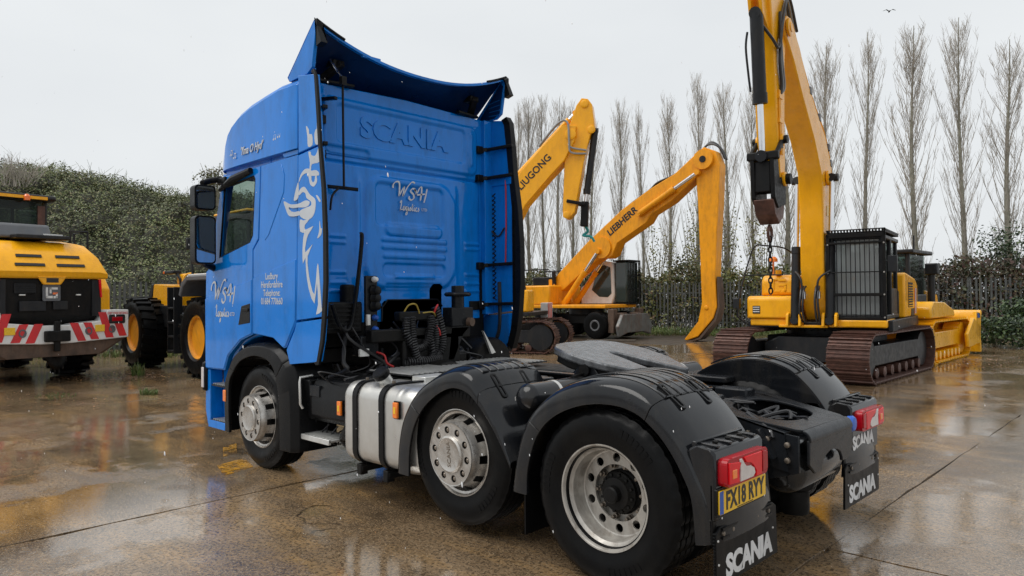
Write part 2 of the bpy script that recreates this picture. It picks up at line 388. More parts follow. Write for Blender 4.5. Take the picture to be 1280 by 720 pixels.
# worn painted box on the slab by the front wheel
PB = [(4.15, 1.55), (4.28, 1.20), (4.72, 1.08), (4.60, 1.42)]
MB().prism(PB, 'z', .0005, .004).build('painted_mark', 'paint', gr, recalc=True)
MB().prism([(4.95, 1.20), (5.02, 1.02), (5.5, .80), (5.45, .98)], 'z', .0005, .004).build('painted_mark', 'paint', gr, recalc=True)

# ================================================================= VEGETATION
def leaves_into(vs, fs, p, n, sz, rnd, up=.4):
    d = Vector((n[0]+rnd.gauss(0, .6), n[1]+rnd.gauss(0, .6), n[2]+rnd.gauss(0, .6)+up)).normalized(); a, b = basis(d)
    t = rnd.uniform(0, 6.3); u = a*math.cos(t)+b*math.sin(t); v = d.cross(u); s = sz*rnd.uniform(.6, 1.35); k = len(vs)
    vs += [p-u*s*.5, p+v*s*.30+d*s*.08, p+u*s*.5, p-v*s*.30+d*s*.08]; fs.append((k, k+1, k+2, k+3))
M['bramble'] = leaf_mat('bramble_leaves', [(.045, .062, .020), (.085, .112, .036), (.125, .155, .052), (.19, .20, .08), (.17, .14, .07)], .5)
M['hedge'] = leaf_mat('hedge_leaves', [(.03, .04, .012), (.06, .08, .02), (.10, .105, .025), (.16, .14, .04), (.09, .05, .025)], .5)
M['red_hedge'] = leaf_mat('reddish_hedge_leaves', [(.025, .035, .012), (.05, .06, .02), (.09, .03, .025), (.06, .05, .02), (.12, .09, .04)], .5)
M['ivy'] = leaf_mat('ivy_leaves', [(.012, .028, .010), (.025, .055, .016), (.045, .08, .022), (.07, .10, .03)], .35)
M['yleaf'] = leaf_mat('autumn_leaves', [(.10, .12, .02), (.18, .18, .03), (.26, .22, .05), (.10, .10, .03)], .5)
M['grass'] = leaf_mat('grass_blades', [(.05, .09, .015), (.09, .15, .03), (.14, .18, .05), (.2, .17, .08)], .5)
M['litter'] = leaf_mat('fallen_leaves', [(.10, .05, .025), (.18, .09, .04), (.25, .13, .05), (.06, .035, .02)], .5)
M['under'] = mat('hedge_shade_twigs', (.03, .03, .018), .9, 0, .4, 3)
# overgrown bank behind the loaders
def fbm(x, y): return noise.fractal(Vector((x, y, 1.7)), 1.0, 2.0, 5)
def crest(lat): return 7.75-.2*max(-1.5, min(7, lat+22.3))+.45*noise.noise(Vector((lat*.3, 0, 3)))+.2*noise.noise(Vector((lat*1.1, 4, 3)))
def bank(u, v):
    lat = -30+26*u; d0 = 23.5+.12*(lat+20); prof = v
    s = prof*1.35; z = crest(lat)*math.sin(min(1, s)*PI/2)**.9 if s < 1 else crest(lat)*(1-.35*(s-1)/.35)
    d = d0+s*10; k = (.75*fbm(lat*.5, s*4.0)+.35*fbm(lat*1.5, s*13))*min(1, s*4+.2)
    p = at(lat, d-k, z+k*.35); return p
NB = (110, 46); bmb = MB().grid(lambda u, v: tuple(bank(u, v)), *NB)
bk = bmb.build('hedge_bank', 'under'); tag(bk, 'tall bank overgrown with dark bramble leaves behind the loaders', 'hedge')
rnd = random.Random(21); vs = []; fs = []
for k in range(125000):
    u, v = rnd.random(), rnd.random()**1.0*.80; p = bank(u, v); q = bank(min(1, u+.01), v); r_ = bank(u, min(1, v+.01)); n = (q-p).cross(r_-p); n = n.normalized() if n.length > 1e-9 else Vector((0, 0, 1))
    if n.dot(FH) > 0 and n.z < 0: n = -n
    p = p+n*rnd.uniform(-.05, .36)*(1+.8*noise.noise(p*1.3)); leaves_into(vs, fs, p, n, .096, rnd)
lv = MB().add(vs, fs).build('bramble_leaves', 'bramble', bk, smooth=0); tag(lv, kind='stuff')
vs = MB()
for k in range(420):       # wispy shoots breaking the crest
    u = rnd.random(); v = rnd.uniform(.55, .80); p = bank(u, v); h = rnd.uniform(.25, .8); d = Vector((rnd.gauss(0, .35), rnd.gauss(0, .35), 1))
    vs.tube([p, p+d*h*.5, p+d*h+Vector((rnd.gauss(0, .15), rnd.gauss(0, .15), 0))], [.012, .009, .004], 3, False)
sh = vs.build('bramble_shoots', 'bramble', bk, smooth=0); tag(sh, kind='stuff')

def leafy_bush(name, label, lat, dep, rx, ry, h, m, n, sz, cat='bush', grp=None, z0=0, stems=7, seed=1, lo=.05):
    rnd = random.Random(seed); o = at(lat, dep, z0); root = empty(name, o); tag(root, label, cat, grp)
    b = MB()
    for k in range(stems):
        a = rnd.uniform(0, 6.3); r = rnd.uniform(.2, .8); b.tube([(rnd.gauss(0, .06), rnd.gauss(0, .06), -.1), (rx*r*.4*math.cos(a), ry*r*.4*math.sin(a), h*.45), (rx*r*math.cos(a), ry*r*math.sin(a), h*rnd.uniform(.75, 1.0))], [.03, .018, .006], 5)
    b.build('stem', 'bark', root)
    lob = [(Vector((rnd.uniform(-.6, .6)*rx, rnd.uniform(-.6, .6)*ry, h*rnd.uniform(.25, .8))), rnd.uniform(.28, .5)) for _ in range(16)]
    vs = []; fs = []
    for k in range(n):
        c, r = rnd.choice(lob); d = Vector((rnd.gauss(0, 1), rnd.gauss(0, 1), rnd.gauss(0, 1))).normalized(); rr = rnd.uniform(.55, 1.05)*r
        p = c+Vector((d.x*rr*rx, d.y*rr*ry, d.z*rr*h*.6)); p.z = max(lo, min(h*1.05, p.z)); leaves_into(vs, fs, p, d, sz, rnd)
    f = MB().add(vs, fs).build('foliage', m, root, smooth=0); return root
# palisade fence: rails and pointed pales
def fdep(lat): return 34.9-.42*lat
pale = MB(); pale.prism([(-.034, .05), (-.034, 2.12), (-.02, 2.24), (0, 2.18), (.02, 2.24), (.034, 2.12), (.034, .05)], 'y', -.008, .008); pme = pale.mesh('pale'); pme.materials.append(M['fence'])
def fence(A, B, label, n):
    A, B = Vector(A), Vector(B); d = B-A; root = empty('palisade_fence', A, math.atan2(d.y, d.x)); tag(root, label, 'fence'); Ln = d.length
    for z in (.45, 1.75): MB().box(0, Ln, .012, .06, z-.03, z+.03).build('rail', 'fence', root)
    k = 0
    while k*2.75 < Ln: MB().box(k*2.75-.05, k*2.75+.05, .062, .16, -.1, 2.1).build('post', 'fence', root); k += 1
    r2 = random.Random(n)
    for k in range(n):
        o = link('pale', pme, root, (Ln*(k+.5)/n, 0, r2.uniform(-.02, .02))); o.rotation_euler = (0, r2.gauss(0, .01), 0)
fence(at(1, fdep(1)), at(23, fdep(23)), 'grey palisade fence below the poplars at the yard edge', 150)
fence(at(-21, 20.6), at(-7, 22.3), 'grey palisade fence at the foot of the overgrown bank', 90)
# hedge along the right fence
def hedge_run(name, label, l0, l1, off, h, dpt, m, n, sz, seed):
    rnd = random.Random(seed); root = empty(name, at((l0+l1)/2, fdep((l0+l1)/2)+off)); tag(root, label, 'hedge'); base = root.location
    vs = []; fs = []; b = MB()
    for k in range(n):
        lat = rnd.uniform(l0, l1); t = rnd.random(); hh = h*(1+.28*noise.noise(Vector((lat*.7, seed, 0)))+.15*noise.noise(Vector((lat*2.3, seed, 5)))); z = hh*(t**.75)*rnd.uniform(.9, 1.06)
        bulge = .5*noise.noise(Vector((lat*1.2, z*1.2, seed)))
        p = at(lat, fdep(lat)+off+rnd.uniform(-.5, .5)*dpt*(1-.25*t)+bulge, z)-base; leaves_into(vs, fs, p, -FH, sz, rnd)
    for k in range(int((l1-l0)*7)):
        lat = rnd.uniform(l0, l1); p = at(lat, fdep(lat)+off+rnd.uniform(-.3, .3), 0)-base; q = p+Vector((rnd.gauss(0, .3), rnd.gauss(0, .3), h*rnd.uniform(.7, 1.25))); b.tube([p, p.lerp(q, .5)+Vector((rnd.gauss(0, .1), rnd.gauss(0, .1), 0)), q], [.02, .013, .004], 4)
    b.build('stem', 'bark', root); f = MB().add(vs, fs).build('foliage', m, root, smooth=0)
hedge_run('boundary_hedge', 'mixed olive and brown hedge growing through the palisade fence', .5, 15.2, .75, 2.75, 1.9, 'hedge', 26000, .15, 4)
hedge_run('boundary_hedge', 'dark reddish hedge behind the fence beside the bulldozer', 14.2, 24, .7, 2.9, 2.0, 'red_hedge', 19000, .15, 9)
for i, (lat, dep, rx, ry, h, n, s) in enumerate(((14.6, 21.6, 1.3, 1.0, .95, 2600, 3), (16.4, 22.0, 1.6, 1.1, 1.5, 3600, 5), (13.6, 23.6, 1.5, 1.0, .8, 1800, 8))):
    leafy_bush('ivy_bush', ('low ivy mound at the edge of the puddle beside the bulldozer', 'large dark green ivy bush at the right edge by the fence', 'ivy patch between the bulldozer blade and the fence')[i], lat, dep, rx, ry, h, 'ivy', n, .12, seed=s)
for i, (lat, dep, h, n) in enumerate(((6.9, 34.2, 5.2, 900), (8.6, 33.6, 6.2, 1200), (9.9, 33.3, 6.6, 1300), (11.4, 32.4, 5.6, 1000), (4.6, 35.6, 4.4, 600), (2.2, 36.6, 3.8, 700))):
    leafy_bush('young_tree', ['sapling with sparse yellow leaves left of the long hanging arm', 'sapling with yellow green leaves just right of the long hanging arm', 'leafy yellow green sapling behind the excavator hook', 'sapling with sparse leaves behind the excavator boom', 'thin sapling rising above the white handler cab', 'small dark leafy sapling beside the right edge of the blue cab'][i], lat, dep, 1.0, 1.0, h, 'yleaf' if i < 4 else 'hedge', n, .11, 'tree', 'saplings behind the fence', seed=40+i, stems=12, lo=1.0)
leafy_bush('conifer_bush', 'dark evergreen shrub behind the reddish hedge at far right', 19.8, 28.6, 1.2, 1.2, 4.6, 'ivy', 2600, .13, 'tree', seed=77, stems=4, lo=.8)
leafy_bush('sapling', 'leafy sapling on the crest of the bank beside the truck mirror', -12.5, 30.2, 1.0, .8, 1.7, 'hedge', 900, .10, 'tree', z0=5.7, seed=81, stems=14, lo=.2)

# bare Lombardy poplars
def poplar_mesh(seed, H):
    rnd = random.Random(seed); NL = rnd.randint(74, 104); sprd = rnd.uniform(.8, 1.25); tr = MB(); cw = MB()
    ph = rnd.uniform(0, 6); ax = lambda z: Vector((.10*math.sin(z*.45+ph)*min(1, z/3), .10*math.cos(z*.38+ph*2)*min(1, z/3), z))
    tp = [ax(H*k/16) for k in range(17)]; tr.tube(tp, [.15*(1-k/16.5)**1.1+.010 for k in range(17)], 8)
    for k in range(NL):
        t = (k+rnd.random())/NL; z0 = 1.0+(t**.85)*(H-2.2); a = rnd.uniform(0, 6.283); Ln = (1.6+1.9*math.sin(PI*min(1, .15+t*.85))**.8)*rnd.uniform(.6, 1.1)*(1.0 if t < .8 else .7)
        out = Vector((math.cos(a), math.sin(a), 0)); p = ax(z0); pts = [p]; lean = rnd.uniform(.20, .56)*sprd
        for j in range(1, 6):
            f = j/5; d = (out*(lean*(1-.62*f))+Vector((rnd.gauss(0, .07), rnd.gauss(0, .07), 1))).normalized(); p = p+d*Ln/5; pts.append(p)
        r0 = rnd.uniform(.009, .02)*(1-.6*t)+.003; cw.tube(pts, [r0*(1-.16*j) for j in range(6)], 4, False)
        for j in range(rnd.randint(5, 9)):
            f = rnd.uniform(.15, .98); i = min(4, int(f*5)); q = pts[i].lerp(pts[i+1], f*5-i); b_ = a+rnd.uniform(-1.7, 1.7); l2 = rnd.uniform(.35, .95)*(1.1-.5*f)
            d = Vector((math.cos(b_)*.5, math.sin(b_)*.5, 1)).normalized(); q2 = q+d*l2*.5; q3 = q2+(d+Vector((0, 0, .6))).normalized()*l2*.5
            cw.tube([q, q2, q3], [.0075, .0055, .003], 3, False)
            for m_ in range(rnd.randint(1, 3)):
                g = rnd.uniform(.2, .95); s = q.lerp(q2, g*2) if g < .5 else q2.lerp(q3, g*2-1); c = rnd.uniform(0, 6.3); l3 = rnd.uniform(.15, .42); d3 = Vector((math.cos(c)*.55, math.sin(c)*.55, 1)).normalized()
                cw.tube([s, s+d3*l3], [.005, .0025], 3, False)
    a = tr.mesh('trunk'); a.materials.append(M['bark']); c = cw.mesh('crown', 0); c.materials.append(M['twig']); return a, c
VAR = [poplar_mesh(100+k, 12.6) for k in range(7)]
rows = [(648, 128), (662, 122), (680, 118), (700, 122), (716, 130), (742, 148), (776, 128), (803, 133), (838, 122), (874, 92), (909, 104), (943, 112), (982, 90), (1038, 58), (1086, 44), (1145, 36), (1205, 26), (1264, 55)]
words = ['first poplar right of the blue cab, half behind the raised yellow boom', 'thin bare poplar second from the blue cab', 'bare poplar behind the lettered yellow boom left of its bend', 'bare poplar just left of the short yellow stick', 'bare poplar directly behind the short raised yellow stick', 'bare poplar between the short stick and the long handler boom', 'bare poplar above the lettered handler boom, left of a close pair',
 'bare poplar right of a close pair above the handler boom', 'bare poplar left of the tallest one before the handler elbow', 'tall bare poplar rising behind the elbow of the handler boom', 'bare poplar just right of the long hanging arm', 'bare poplar left of the tall excavator stick', 'bare poplar hidden behind the tall excavator boom', 'bare poplar just right of the tall excavator boom', 'bare poplar above the caged excavator cab', 'bare poplar above the bulldozer cab', 'tallest bare poplar, second from the right edge', 'bare poplar at the far right edge']
for i, (px, top) in enumerate(rows):
    k = (px-640)/894.7; dep = 38/(1+.42*k)+((i*37) % 5-2)*.22; H = 1.65+(371-top)/894.7*dep
    t = empty('poplar_tree', at(k*dep, dep), i*1.3); s = H/12.6; tag(t, words[i], 'tree', 'bare poplars in a row behind the fence'); w_ = s*(.8+.4*((i*53) % 7)/7)*(.8 if i < 12 else 1); t.scale = (w_, w_, s)
    a, c = VAR[(i*3) % 7]; link('trunk', a, t); link('crown', c, t)
def shrub_twigs(label, lat, dep, z, h, seed):
    rnd = random.Random(seed); b = MB()
    for k in range(60):
        p = Vector((rnd.gauss(0, .3), rnd.gauss(0, .3), -.3)); d = Vector((rnd.gauss(0, .35), rnd.gauss(0, .35), 1)).normalized(); l = h*rnd.uniform(.5, 1); q = p+d*l
        b.tube([p, p+d*l*.5, q+Vector((rnd.gauss(0, .1), rnd.gauss(0, .1), 0))], [.016, .011, .004], 3, False)
        for j in range(5):
            s = p.lerp(q, rnd.uniform(.3, .95)); b.tube([s, s+Vector((rnd.gauss(0, .25), rnd.gauss(0, .25), rnd.uniform(.1, .45)))], [.007, .003], 3, False)
    o = b.build('bare_shrub', 'twig', loc=at(lat, dep, z), smooth=0); tag(o, label, 'shrub')
shrub_twigs('bare twiggy shrub on top of the bank at the far left', -20.6, 29.8, 6.7, 1.4, 5)

# grass strip, weeds, fallen leaves
def tuft(vs, fs, p, h, rnd, n=9):
    for k in range(n):
        a = rnd.uniform(0, 6.3); d = Vector((math.cos(a), math.sin(a), 0)); l = h*rnd.uniform(.5, 1.1); w_ = Vector((-d.y, d.x, 0))*.006*(1+h*3); q = p+d*l*.35+Vector((0, 0, l)); i = len(vs)
        mid = p+d*l*.12+Vector((0, 0, l*.6)); vs += [p-w_, p+w_, mid+w_*.8, mid-w_*.8, q]; fs += [(i, i+1, i+2, i+3), (i+3, i+2, i+4)]
rnd = random.Random(8); vs = []; fs = []
for k in range(5200):
    lat = rnd.uniform(1, 22); dd = rnd.random()**1.6; p = at(lat, fdep(lat)-.1-dd*2.6, -.03); tuft(vs, fs, p, rnd.uniform(.12, .42)*(1-.5*dd), rnd, 5)
for k in range(600):
    lat = rnd.uniform(-16, -6); p = at(lat, 20.5+rnd.random()*1.5, -.03); tuft(vs, fs, p, rnd.uniform(.1, .35), rnd, 5)
g = MB().add(vs, fs).build('grass_verge', 'grass', smooth=0); tag(g, 'rough grass verge along the foot of the fence', 'grass', kind='stuff')
def weed(label, x, y, r, h, n, seed):
    rnd = random.Random(seed); vs = []; fs = []
    for k in range(n):
        a = rnd.uniform(0, 6.3); q = r*rnd.random()**.7; tuft(vs, fs, Vector((x+q*math.cos(a), y+q*math.sin(a)*.6, -.005)), h*rnd.uniform(.5, 1), rnd, 6)
    o = MB().add(vs, fs).build('weed_tuft', 'grass', smooth=0); tag(o, label, 'weed', 'weeds in the concrete joints')
weed('small grassy weed in the joint left of the truck cab', 10.85, -.12, .22, .13, 60, 1)
weed('flat straggly weed in the joint in front of the left loader', 11.9, 1.05, .5, .05, 60, 2)
weed('spiky plant growing between the two loaders', 14.3, -1.1, .2, .34, 26, 3)
rnd = random.Random(31); vs = []; fs = []
def scatter(n, fn, sz):
    for k in range(n): p = fn(); leaves_into(vs, fs, Vector((p.x, p.y, .006+rnd.random()*.02)), (0, 0, 1), sz, rnd, 3)
scatter(900, lambda: at(rnd.gauss(9.4, 1.4), rnd.gauss(17.2, .9)), .07)
scatter(700, lambda: (lambda l: at(l, fdep(l)-rnd.uniform(1.8, 3.6)))(rnd.uniform(3, 20)), .07)
scatter(260, lambda: Vector((rnd.gauss(14.2, .6), rnd.gauss(-1.0, .5), 0)), .06)
scatter(120, lambda: Vector((rnd.uniform(9.5, 13), 1.2+rnd.gauss(0, .35), 0)), .04)
scatter(130, lambda: Vector((rnd.uniform(-1, 8), rnd.uniform(-8, 4), 0)), .02)
lt = MB().add(vs, fs).build('fallen_leaves', 'litter', smooth=0); tag(lt, 'brown fallen leaves scattered on the wet yard', 'leaves', kind='stuff')
p = at(3.6, 26.2); b = MB(); b.box(-.9, .9, -.18, .0, .0, .05, Matrix.Translation(p) @ Matrix.Rotation(.5, 4, 'Z')); sb = b.build('scrap_board', 'wood'); tag(sb, 'flat scrap board lying on the ground beyond the coupling plate', 'board')
# bird
bd = MB(); bd.lathe([(0, -.16), (.03, -.12), (.055, -.02), (.045, .07), (.03, .12), (.02, .16), (0, .2)], (0, 0, 0), (1, 0, .1), 10)
bo = bd.build('bird', M['letter_black'], loc=at(12.0, 22.5, 10.55)); bo.rotation_euler = (0, 0, 2.2); bo.scale = (.45, .45, .45); tag(bo, 'small dark bird flying high above the poplars', 'bird')
for s in (1, -1):
    b = MB(); b.loft([[(.07, s*.02, .01), (-.06, s*.02, .01), (-.06, s*.02, .02), (.07, s*.02, .02)], [(.10, s*.2, .12), (-.02, s*.2, .12), (-.02, s*.2, .128), (.10, s*.2, .128)], [(.02, s*.42, .06), (-.04, s*.42, .06), (-.04, s*.42, .066), (.02, s*.42, .066)]]); b.build('wing', M['letter_black'], bo)
# ================================================================= TRACTOR TRUCK (x forward, y to its left, origin on the ground under the drive axle)
truck = empty('tractor_truck')
tag(truck, 'blue tractor unit truck with high roof cab and bare fifth wheel', 'truck')

# ---- chassis
for s in (1, -1):
    b = MB(); prof = [(5.0, .70), (5.0, .97), (.1, .97), (-.25, .95), (-.72, .845), (-.74, .62), (-.35, .69)]
    b.prism(prof, 'y', s*.41, s*.43)
    for i in range(2, 4):
        p, q = prof[i], prof[i+1]; b.bar((p[0], s*.385, p[1]-.006), (q[0], s*.385, q[1]-.006), .09, .012)
    b.box(.1, 5.0, s*.34, s*.409, .958, .972); b.box(-.3, 5.0, s*.34, s*.409, .69, .704)
    rail = b.build('frame_rail', 'frame', truck, recalc=True)
    for x in [-.62, -.5, -.36, -.2, 0, .2, .42, .6, .85, 1.05, 1.3, 1.55, 1.8, 2.1]:
        for z in (.76, .9):
            if x < -.3 and z > .85: continue
            bb = MB(); bb.lathe([(.016, 0), (.016, .014), (.009, .018), (0, .018)], (x, s*.43, z), (0, s, 0), 8); bb.build('bolt', 'steel', rail)
for x in (4.7, 2.6, 1.8, .55):
    MB().box(x-.06, x+.06, -.41, .41, .74, .93).build('cross_member', 'grime', truck, .01)
# rear cross member: folded top plate with an oval opening, arched rear plate, gussets
b = MB(); T = Matrix.Translation((-.46, 0, .90)) @ Matrix.Rotation(R(-9), 4, 'Y')
hole = [(.0+.215*math.copysign(abs(math.cos(t))**.8, math.cos(t)), .285*math.copysign(abs(math.sin(t))**.75, math.sin(t))) for t in [2*PI*k/28 for k in range(28)]]
b.prism([(-.30, -.36), (.0, -.42), (.34, -.43), (.30, -.36), (.30, .36), (.34, .43), (.0, .42), (-.30, .36), (-.335, .33), (-.335, -.33)], 'z', -.008, .008, [hole], T)
rings = []
for k in range(9):
    a = R(90*k/8); c = Vector((-.335, 0, -.05)); p = c+Vector((-.058*math.sin(a), 0, .058*math.cos(a))); q = c+Vector((-.042*math.sin(a), 0, .042*math.cos(a)))
    rings.append([T @ Vector((p.x, -.345, p.z)), T @ Vector((p.x, .345, p.z)), T @ Vector((q.x, .345, q.z)), T @ Vector((q.x, -.345, q.z))])
b.loft(rings)
xm = b.build('rear_cross_member', 'frame', truck, .004, recalc=True)
b = MB(); arch = [(.17*math.cos(PI*k/12), .60+.10*math.sin(PI*k/12)) for k in range(13)]
b.prism([(.345, .80), (-.345, .80), (-.355, .66), (-.27, .60)]+[(-p[0], p[1]) for p in arch]+[(.27, .60), (.355, .66)], 'x', -.835, -.815)
b.build('rear_plate', 'frame', xm, .006, recalc=True)
for s in (1, -1): MB().prism([(-.80, .62), (-.80, .83), (-.46, .87), (-.40, .72), (-.62, .56)], 'y', s*.40, s*.418).build('side_plate', 'frame', xm, .004, recalc=True)
for s in (1, -1):
    for (x, z) in ((-.74, .78), (-.74, .69), (-.60, .64), (-.62, .80), (-.50, .82), (-.48, .74)):
        bb = MB(); bb.lathe([(.017, 0), (.017, .016), (.01, .02), (0, .02)], (x, s*.431, z), (0, s, 0), 8); bb.build('bolt', 'steel', xm)
for s in (1, -1):
    for x in (-.42, -.58):
        b = MB(); b.prism([(x, .86), (x-.012, .86), (x-.10, .70), (x-.085, .70)], 'y', s*.43, s*.50); b.build('gusset', 'frame', truck)
    b = MB(); b.cyl((-.60, s*.42, .665), (-.60, s*.74, .665), .038, 14); b.cyl((-.60, s*.56, .665), (-.60, s*.61, .665), .06, 14); b.build('mudguard_tube', 'grime', truck)
b = MB(); b.lathe([(0, -.36), (.09, -.355), (.135, -.32), (.148, -.28), (.148, .28), (.135, .32), (.09, .355), (0, .36)], (-.64, -.02, .60), (0, 1, 0), 28)
b.build('air_tank', 'guard', truck)
for s in (1, -1):
    b = MB(); b.lathe([(.09, .14), (.1, .17), (.1, .3), (.13, .32), (.145, .40), (.12, .46), (.145, .54), (.13, .62), (.09, .64)], (-.42, s*.42, 0), (0, 0, 1), 24)
    b.build('air_bellows', 'grime', truck)
    b = MB(); b.bar((-.5, s*.40, .33), (.35, s*.40, .38), .1, .08); b.bar((.35, s*.40, .38), (.75, s*.40, .62), .09, .07); b.build('trailing_arm', 'grime', truck, .01)
    b = MB(); b.cyl((-.28, s*.52, .35), (-.22, s*.5, .9), .035, 12); b.build('shock_absorber', 'grime', truck)
b = MB(); b.cyl((0, -.95, .5), (0, .95, .5), .085, 18)
b.lathe([(.09, -.3), (.2, -.18), (.235, -.06), (.235, .06), (.2, .18), (.09, .3)], (0, 0, .5), (0, 1, 0), 24); b.cyl((.1, 0, .5), (.5, 0, .56), .13, 16, .07)
b.build('drive_axle', 'grime', truck)
b = MB(); b.cyl((1.279, -.95, .568), (1.279, .95, .568), .075, 16); b.build('lift_axle', 'grime', truck)
b = MB(); b.cyl((4.174, -.95, .5), (4.174, .95, .5), .075, 16); b.box(4.1, 4.25, -.8, .8, .36, .46); b.build('front_axle', 'grime', truck)
b = MB(); b.cyl((.55, 0, .6), (3.0, 0, .75), .06, 14); b.build('propeller_shaft', 'grime', truck)
b = MB(); b.box(2.95, 4.8, -.36, .36, .62, 1.32); b.box(3.0, 3.3, -.5, .5, .75, 1.1); b.cyl((2.7, 0, .78), (3.1, 0, .8), .26, 20)
b.build('engine', 'grime', truck, .03)
# clutter between the rails
rnd = random.Random(3)
for k in range(16):
    x = rnd.uniform(-.25, 2.2); y = rnd.uniform(-.3, .3); z = rnd.uniform(.86, .98)
    pts = catmull([(x, y, z), (x+rnd.uniform(-.2, .2), y+rnd.uniform(-.1, .1), z+rnd.uniform(-.02, .06)), (x+rnd.uniform(.1, .5), y+rnd.uniform(-.15, .15), z), (x+rnd.uniform(.4, .8), y+rnd.uniform(-.2, .2), .88)], 6)
    MB().tube(pts, rnd.choice((.009, .013, .018)), 6).build('chassis_hose', 'hose', truck)
for (x, y, z, sx, sy, sz) in ((-.05, .12, .93, .2, .16, .1), (-.1, -.2, .94, .24, .14, .12), (1.5, .15, .92, .3, .2, .14), (1.95, -.2, .93, .2, .2, .12)):
    MB().box(x-sx/2, x+sx/2, y-sy/2, y+sy/2, z-sz/2, z+sz/2).build('valve_block', 'frame', truck, .012)

rnd = random.Random(17)
for k in range(14):
    x = rnd.uniform(-.6, -.2); y = rnd.uniform(-.25, .25); MB().tube(catmull([(x, y, .86), (x+rnd.uniform(-.1, .1), y+rnd.uniform(-.15, .15), .88+rnd.uniform(-.02, .04)), (x+rnd.uniform(-.15, .25), y+rnd.uniform(-.2, .2), .82), (x+.2, y, .72)], 5), rnd.choice((.008, .012, .016)), 6).build('tail_hose', 'hose', truck)
for (x, y) in ((-.55, .1), (-.35, -.12), (-.3, .18)): MB().lathe([(.05, 0), (.05, .06), (.03, .08), (.03, .11), (0, .115)], (x, y, .76), (0, 0, 1), 12).build('tail_valve', 'frame', truck)
# ---- wheels
def tyre_mesh(name, drive):
    W = .15; prof = [(.292, .125), (.305, .138), (.335, .143), (.36, .152), (.40, .157), (.43, .154), (.46, .146), (.476, .138), (.488, .125), (.5, .118)]
    tread = []
    for y in (.085, .03, -.03, -.085): tread += [(.5, y+.008), (.488, y+.006), (.488, y-.006), (.5, y-.008)]
    prof = prof+tread+[(r, -y) for r, y in reversed(prof)]+[(.28, -.12), (.28, .12)]
    n = 132; idx = [i for i, p in enumerate(prof) if p[0] > .475]
    def fn(i, k, r):
        if drive and i in idx: return r-(.007 if (k % 4 == 0) else 0)
        if not drive and i in (8, 9, len(prof)-12): return r-(.004 if k % 3 == 0 else 0)
        return r
    return MB().lathe(prof, n=n, fn=fn, closed=True).mesh(name, 28)
def ring_holes(b, ro, ri, y0, y1, nh, rc, rh, off=0, T=None):
    b.prism(circle(0, 0, ro, 60), 'y', y0, y1, [circle(0, 0, ri, 40)]+[circle(rc*math.cos(2*PI*(k+off)/nh), rc*math.sin(2*PI*(k+off)/nh), rh, 12) for k in range(nh)], T)
me_drive = tyre_mesh('tyre_drive', True); me_steer = tyre_mesh('tyre_steer', False)
for me in (me_drive, me_steer): me.materials.append(M['rubber'])
def side_words(w, s):
    """raised lettering ring blocks on the sidewall"""
    for g, a0 in enumerate((40, 160, 280)):
        b = MB()
        for k in range(7):
            a = R(a0+k*5.2+g*3); T = Matrix.Rotation(-a, 4, 'Y') @ Matrix.Translation((0, 0, .41))
            b.box(-.011, .011, .152, .1585, -.022, .022, T)
            if k % 2: b.box(-.004, .012, .152, .159, -.006, .006, T)
        b.build('sidewall_lettering', 'rubber', w)
def steer_wheel(x, s, z, prot):
    yc = s*(1.171-.135); w = link('wheel', me_steer, truck, (x, yc, z)); w.rotation_euler = (0, R(37*x), 0 if s > 0 else PI)
    b = MB(); b.lathe([(.30, .128), (.303, .138), (.297, .139), (.283, .12), (.272, .07), (.272, -.05), (.30, -.13), (.262, -.04), (.262, .06), (.27, .118)], n=48, closed=True)
    b.build('rim', 'chrome', w)
    y1 = .135+prot; b = MB()
    # slotted cone from the barrel out to the nut ring
    ns = 10; rings = []
    for (r, y) in ((.262, .05), (.258, .085), (.244, .115), (.232, y1-.06), (.222, y1-.02), (.214, y1-.003)):
        rings.append([(r*math.cos(2*PI*k/80), y, r*math.sin(2*PI*k/80)) for k in range(80)])
    vs = [p for q in rings for p in q]; fs = []
    for i in range(5):
        for k in range(80):
            if i in (1, 2) and (k % 8) in (2, 3, 4): continue
            fs.append((i*80+k, (i+1)*80+k, (i+1)*80+(k+1) % 80, i*80+(k+1) % 80))
    b.add(vs, fs)
    ring_holes(b, .214, .128, y1-.006, y1, 10, .1675, .0255, .5)
    b.lathe([(.214, y1-.012), (.219, y1-.006), (.217, y1+.003), (.21, y1+.001)], n=60, cap=False)
    b.lathe([(.1285, y1-.004), (.128, y1+.012), (.115, y1+.02), (.10, y1+.014), (.06, y1+.012), (0, y1+.012)], n=40)
    b.build('wheel_cover', 'chrome', w)
    MB().lathe([(.255, -.02), (.255, .03), (.20, .06), (0, .07)], n=32).build('hub', 'grime', w)
    MB().lathe([(.2, y1-.03), (0, y1-.028)], n=32).build('nut_well', 'grime', w)
    for k in range(10):
        a = 2*PI*(k+.5)/10; b = MB(); b.lathe([(.0155, y1-.03), (.0155, y1-.008), (.008, y1-.002), (0, y1-.002)], (.1675*math.cos(a), 0, .1675*math.sin(a)), n=6)
        b.build('wheel_nut', 'steel', w)
    if s > 0:
        side_words(w, s)
        if prot < .1: text('cap_lettering', 'SCANIA', 'steel', w, TM((0, y1+.0125, 0), (-1, 0, 0), (0, 0, 1)) @ Matrix.Rotation(R(37*x), 4, 'Z'), .05, .001, .001)
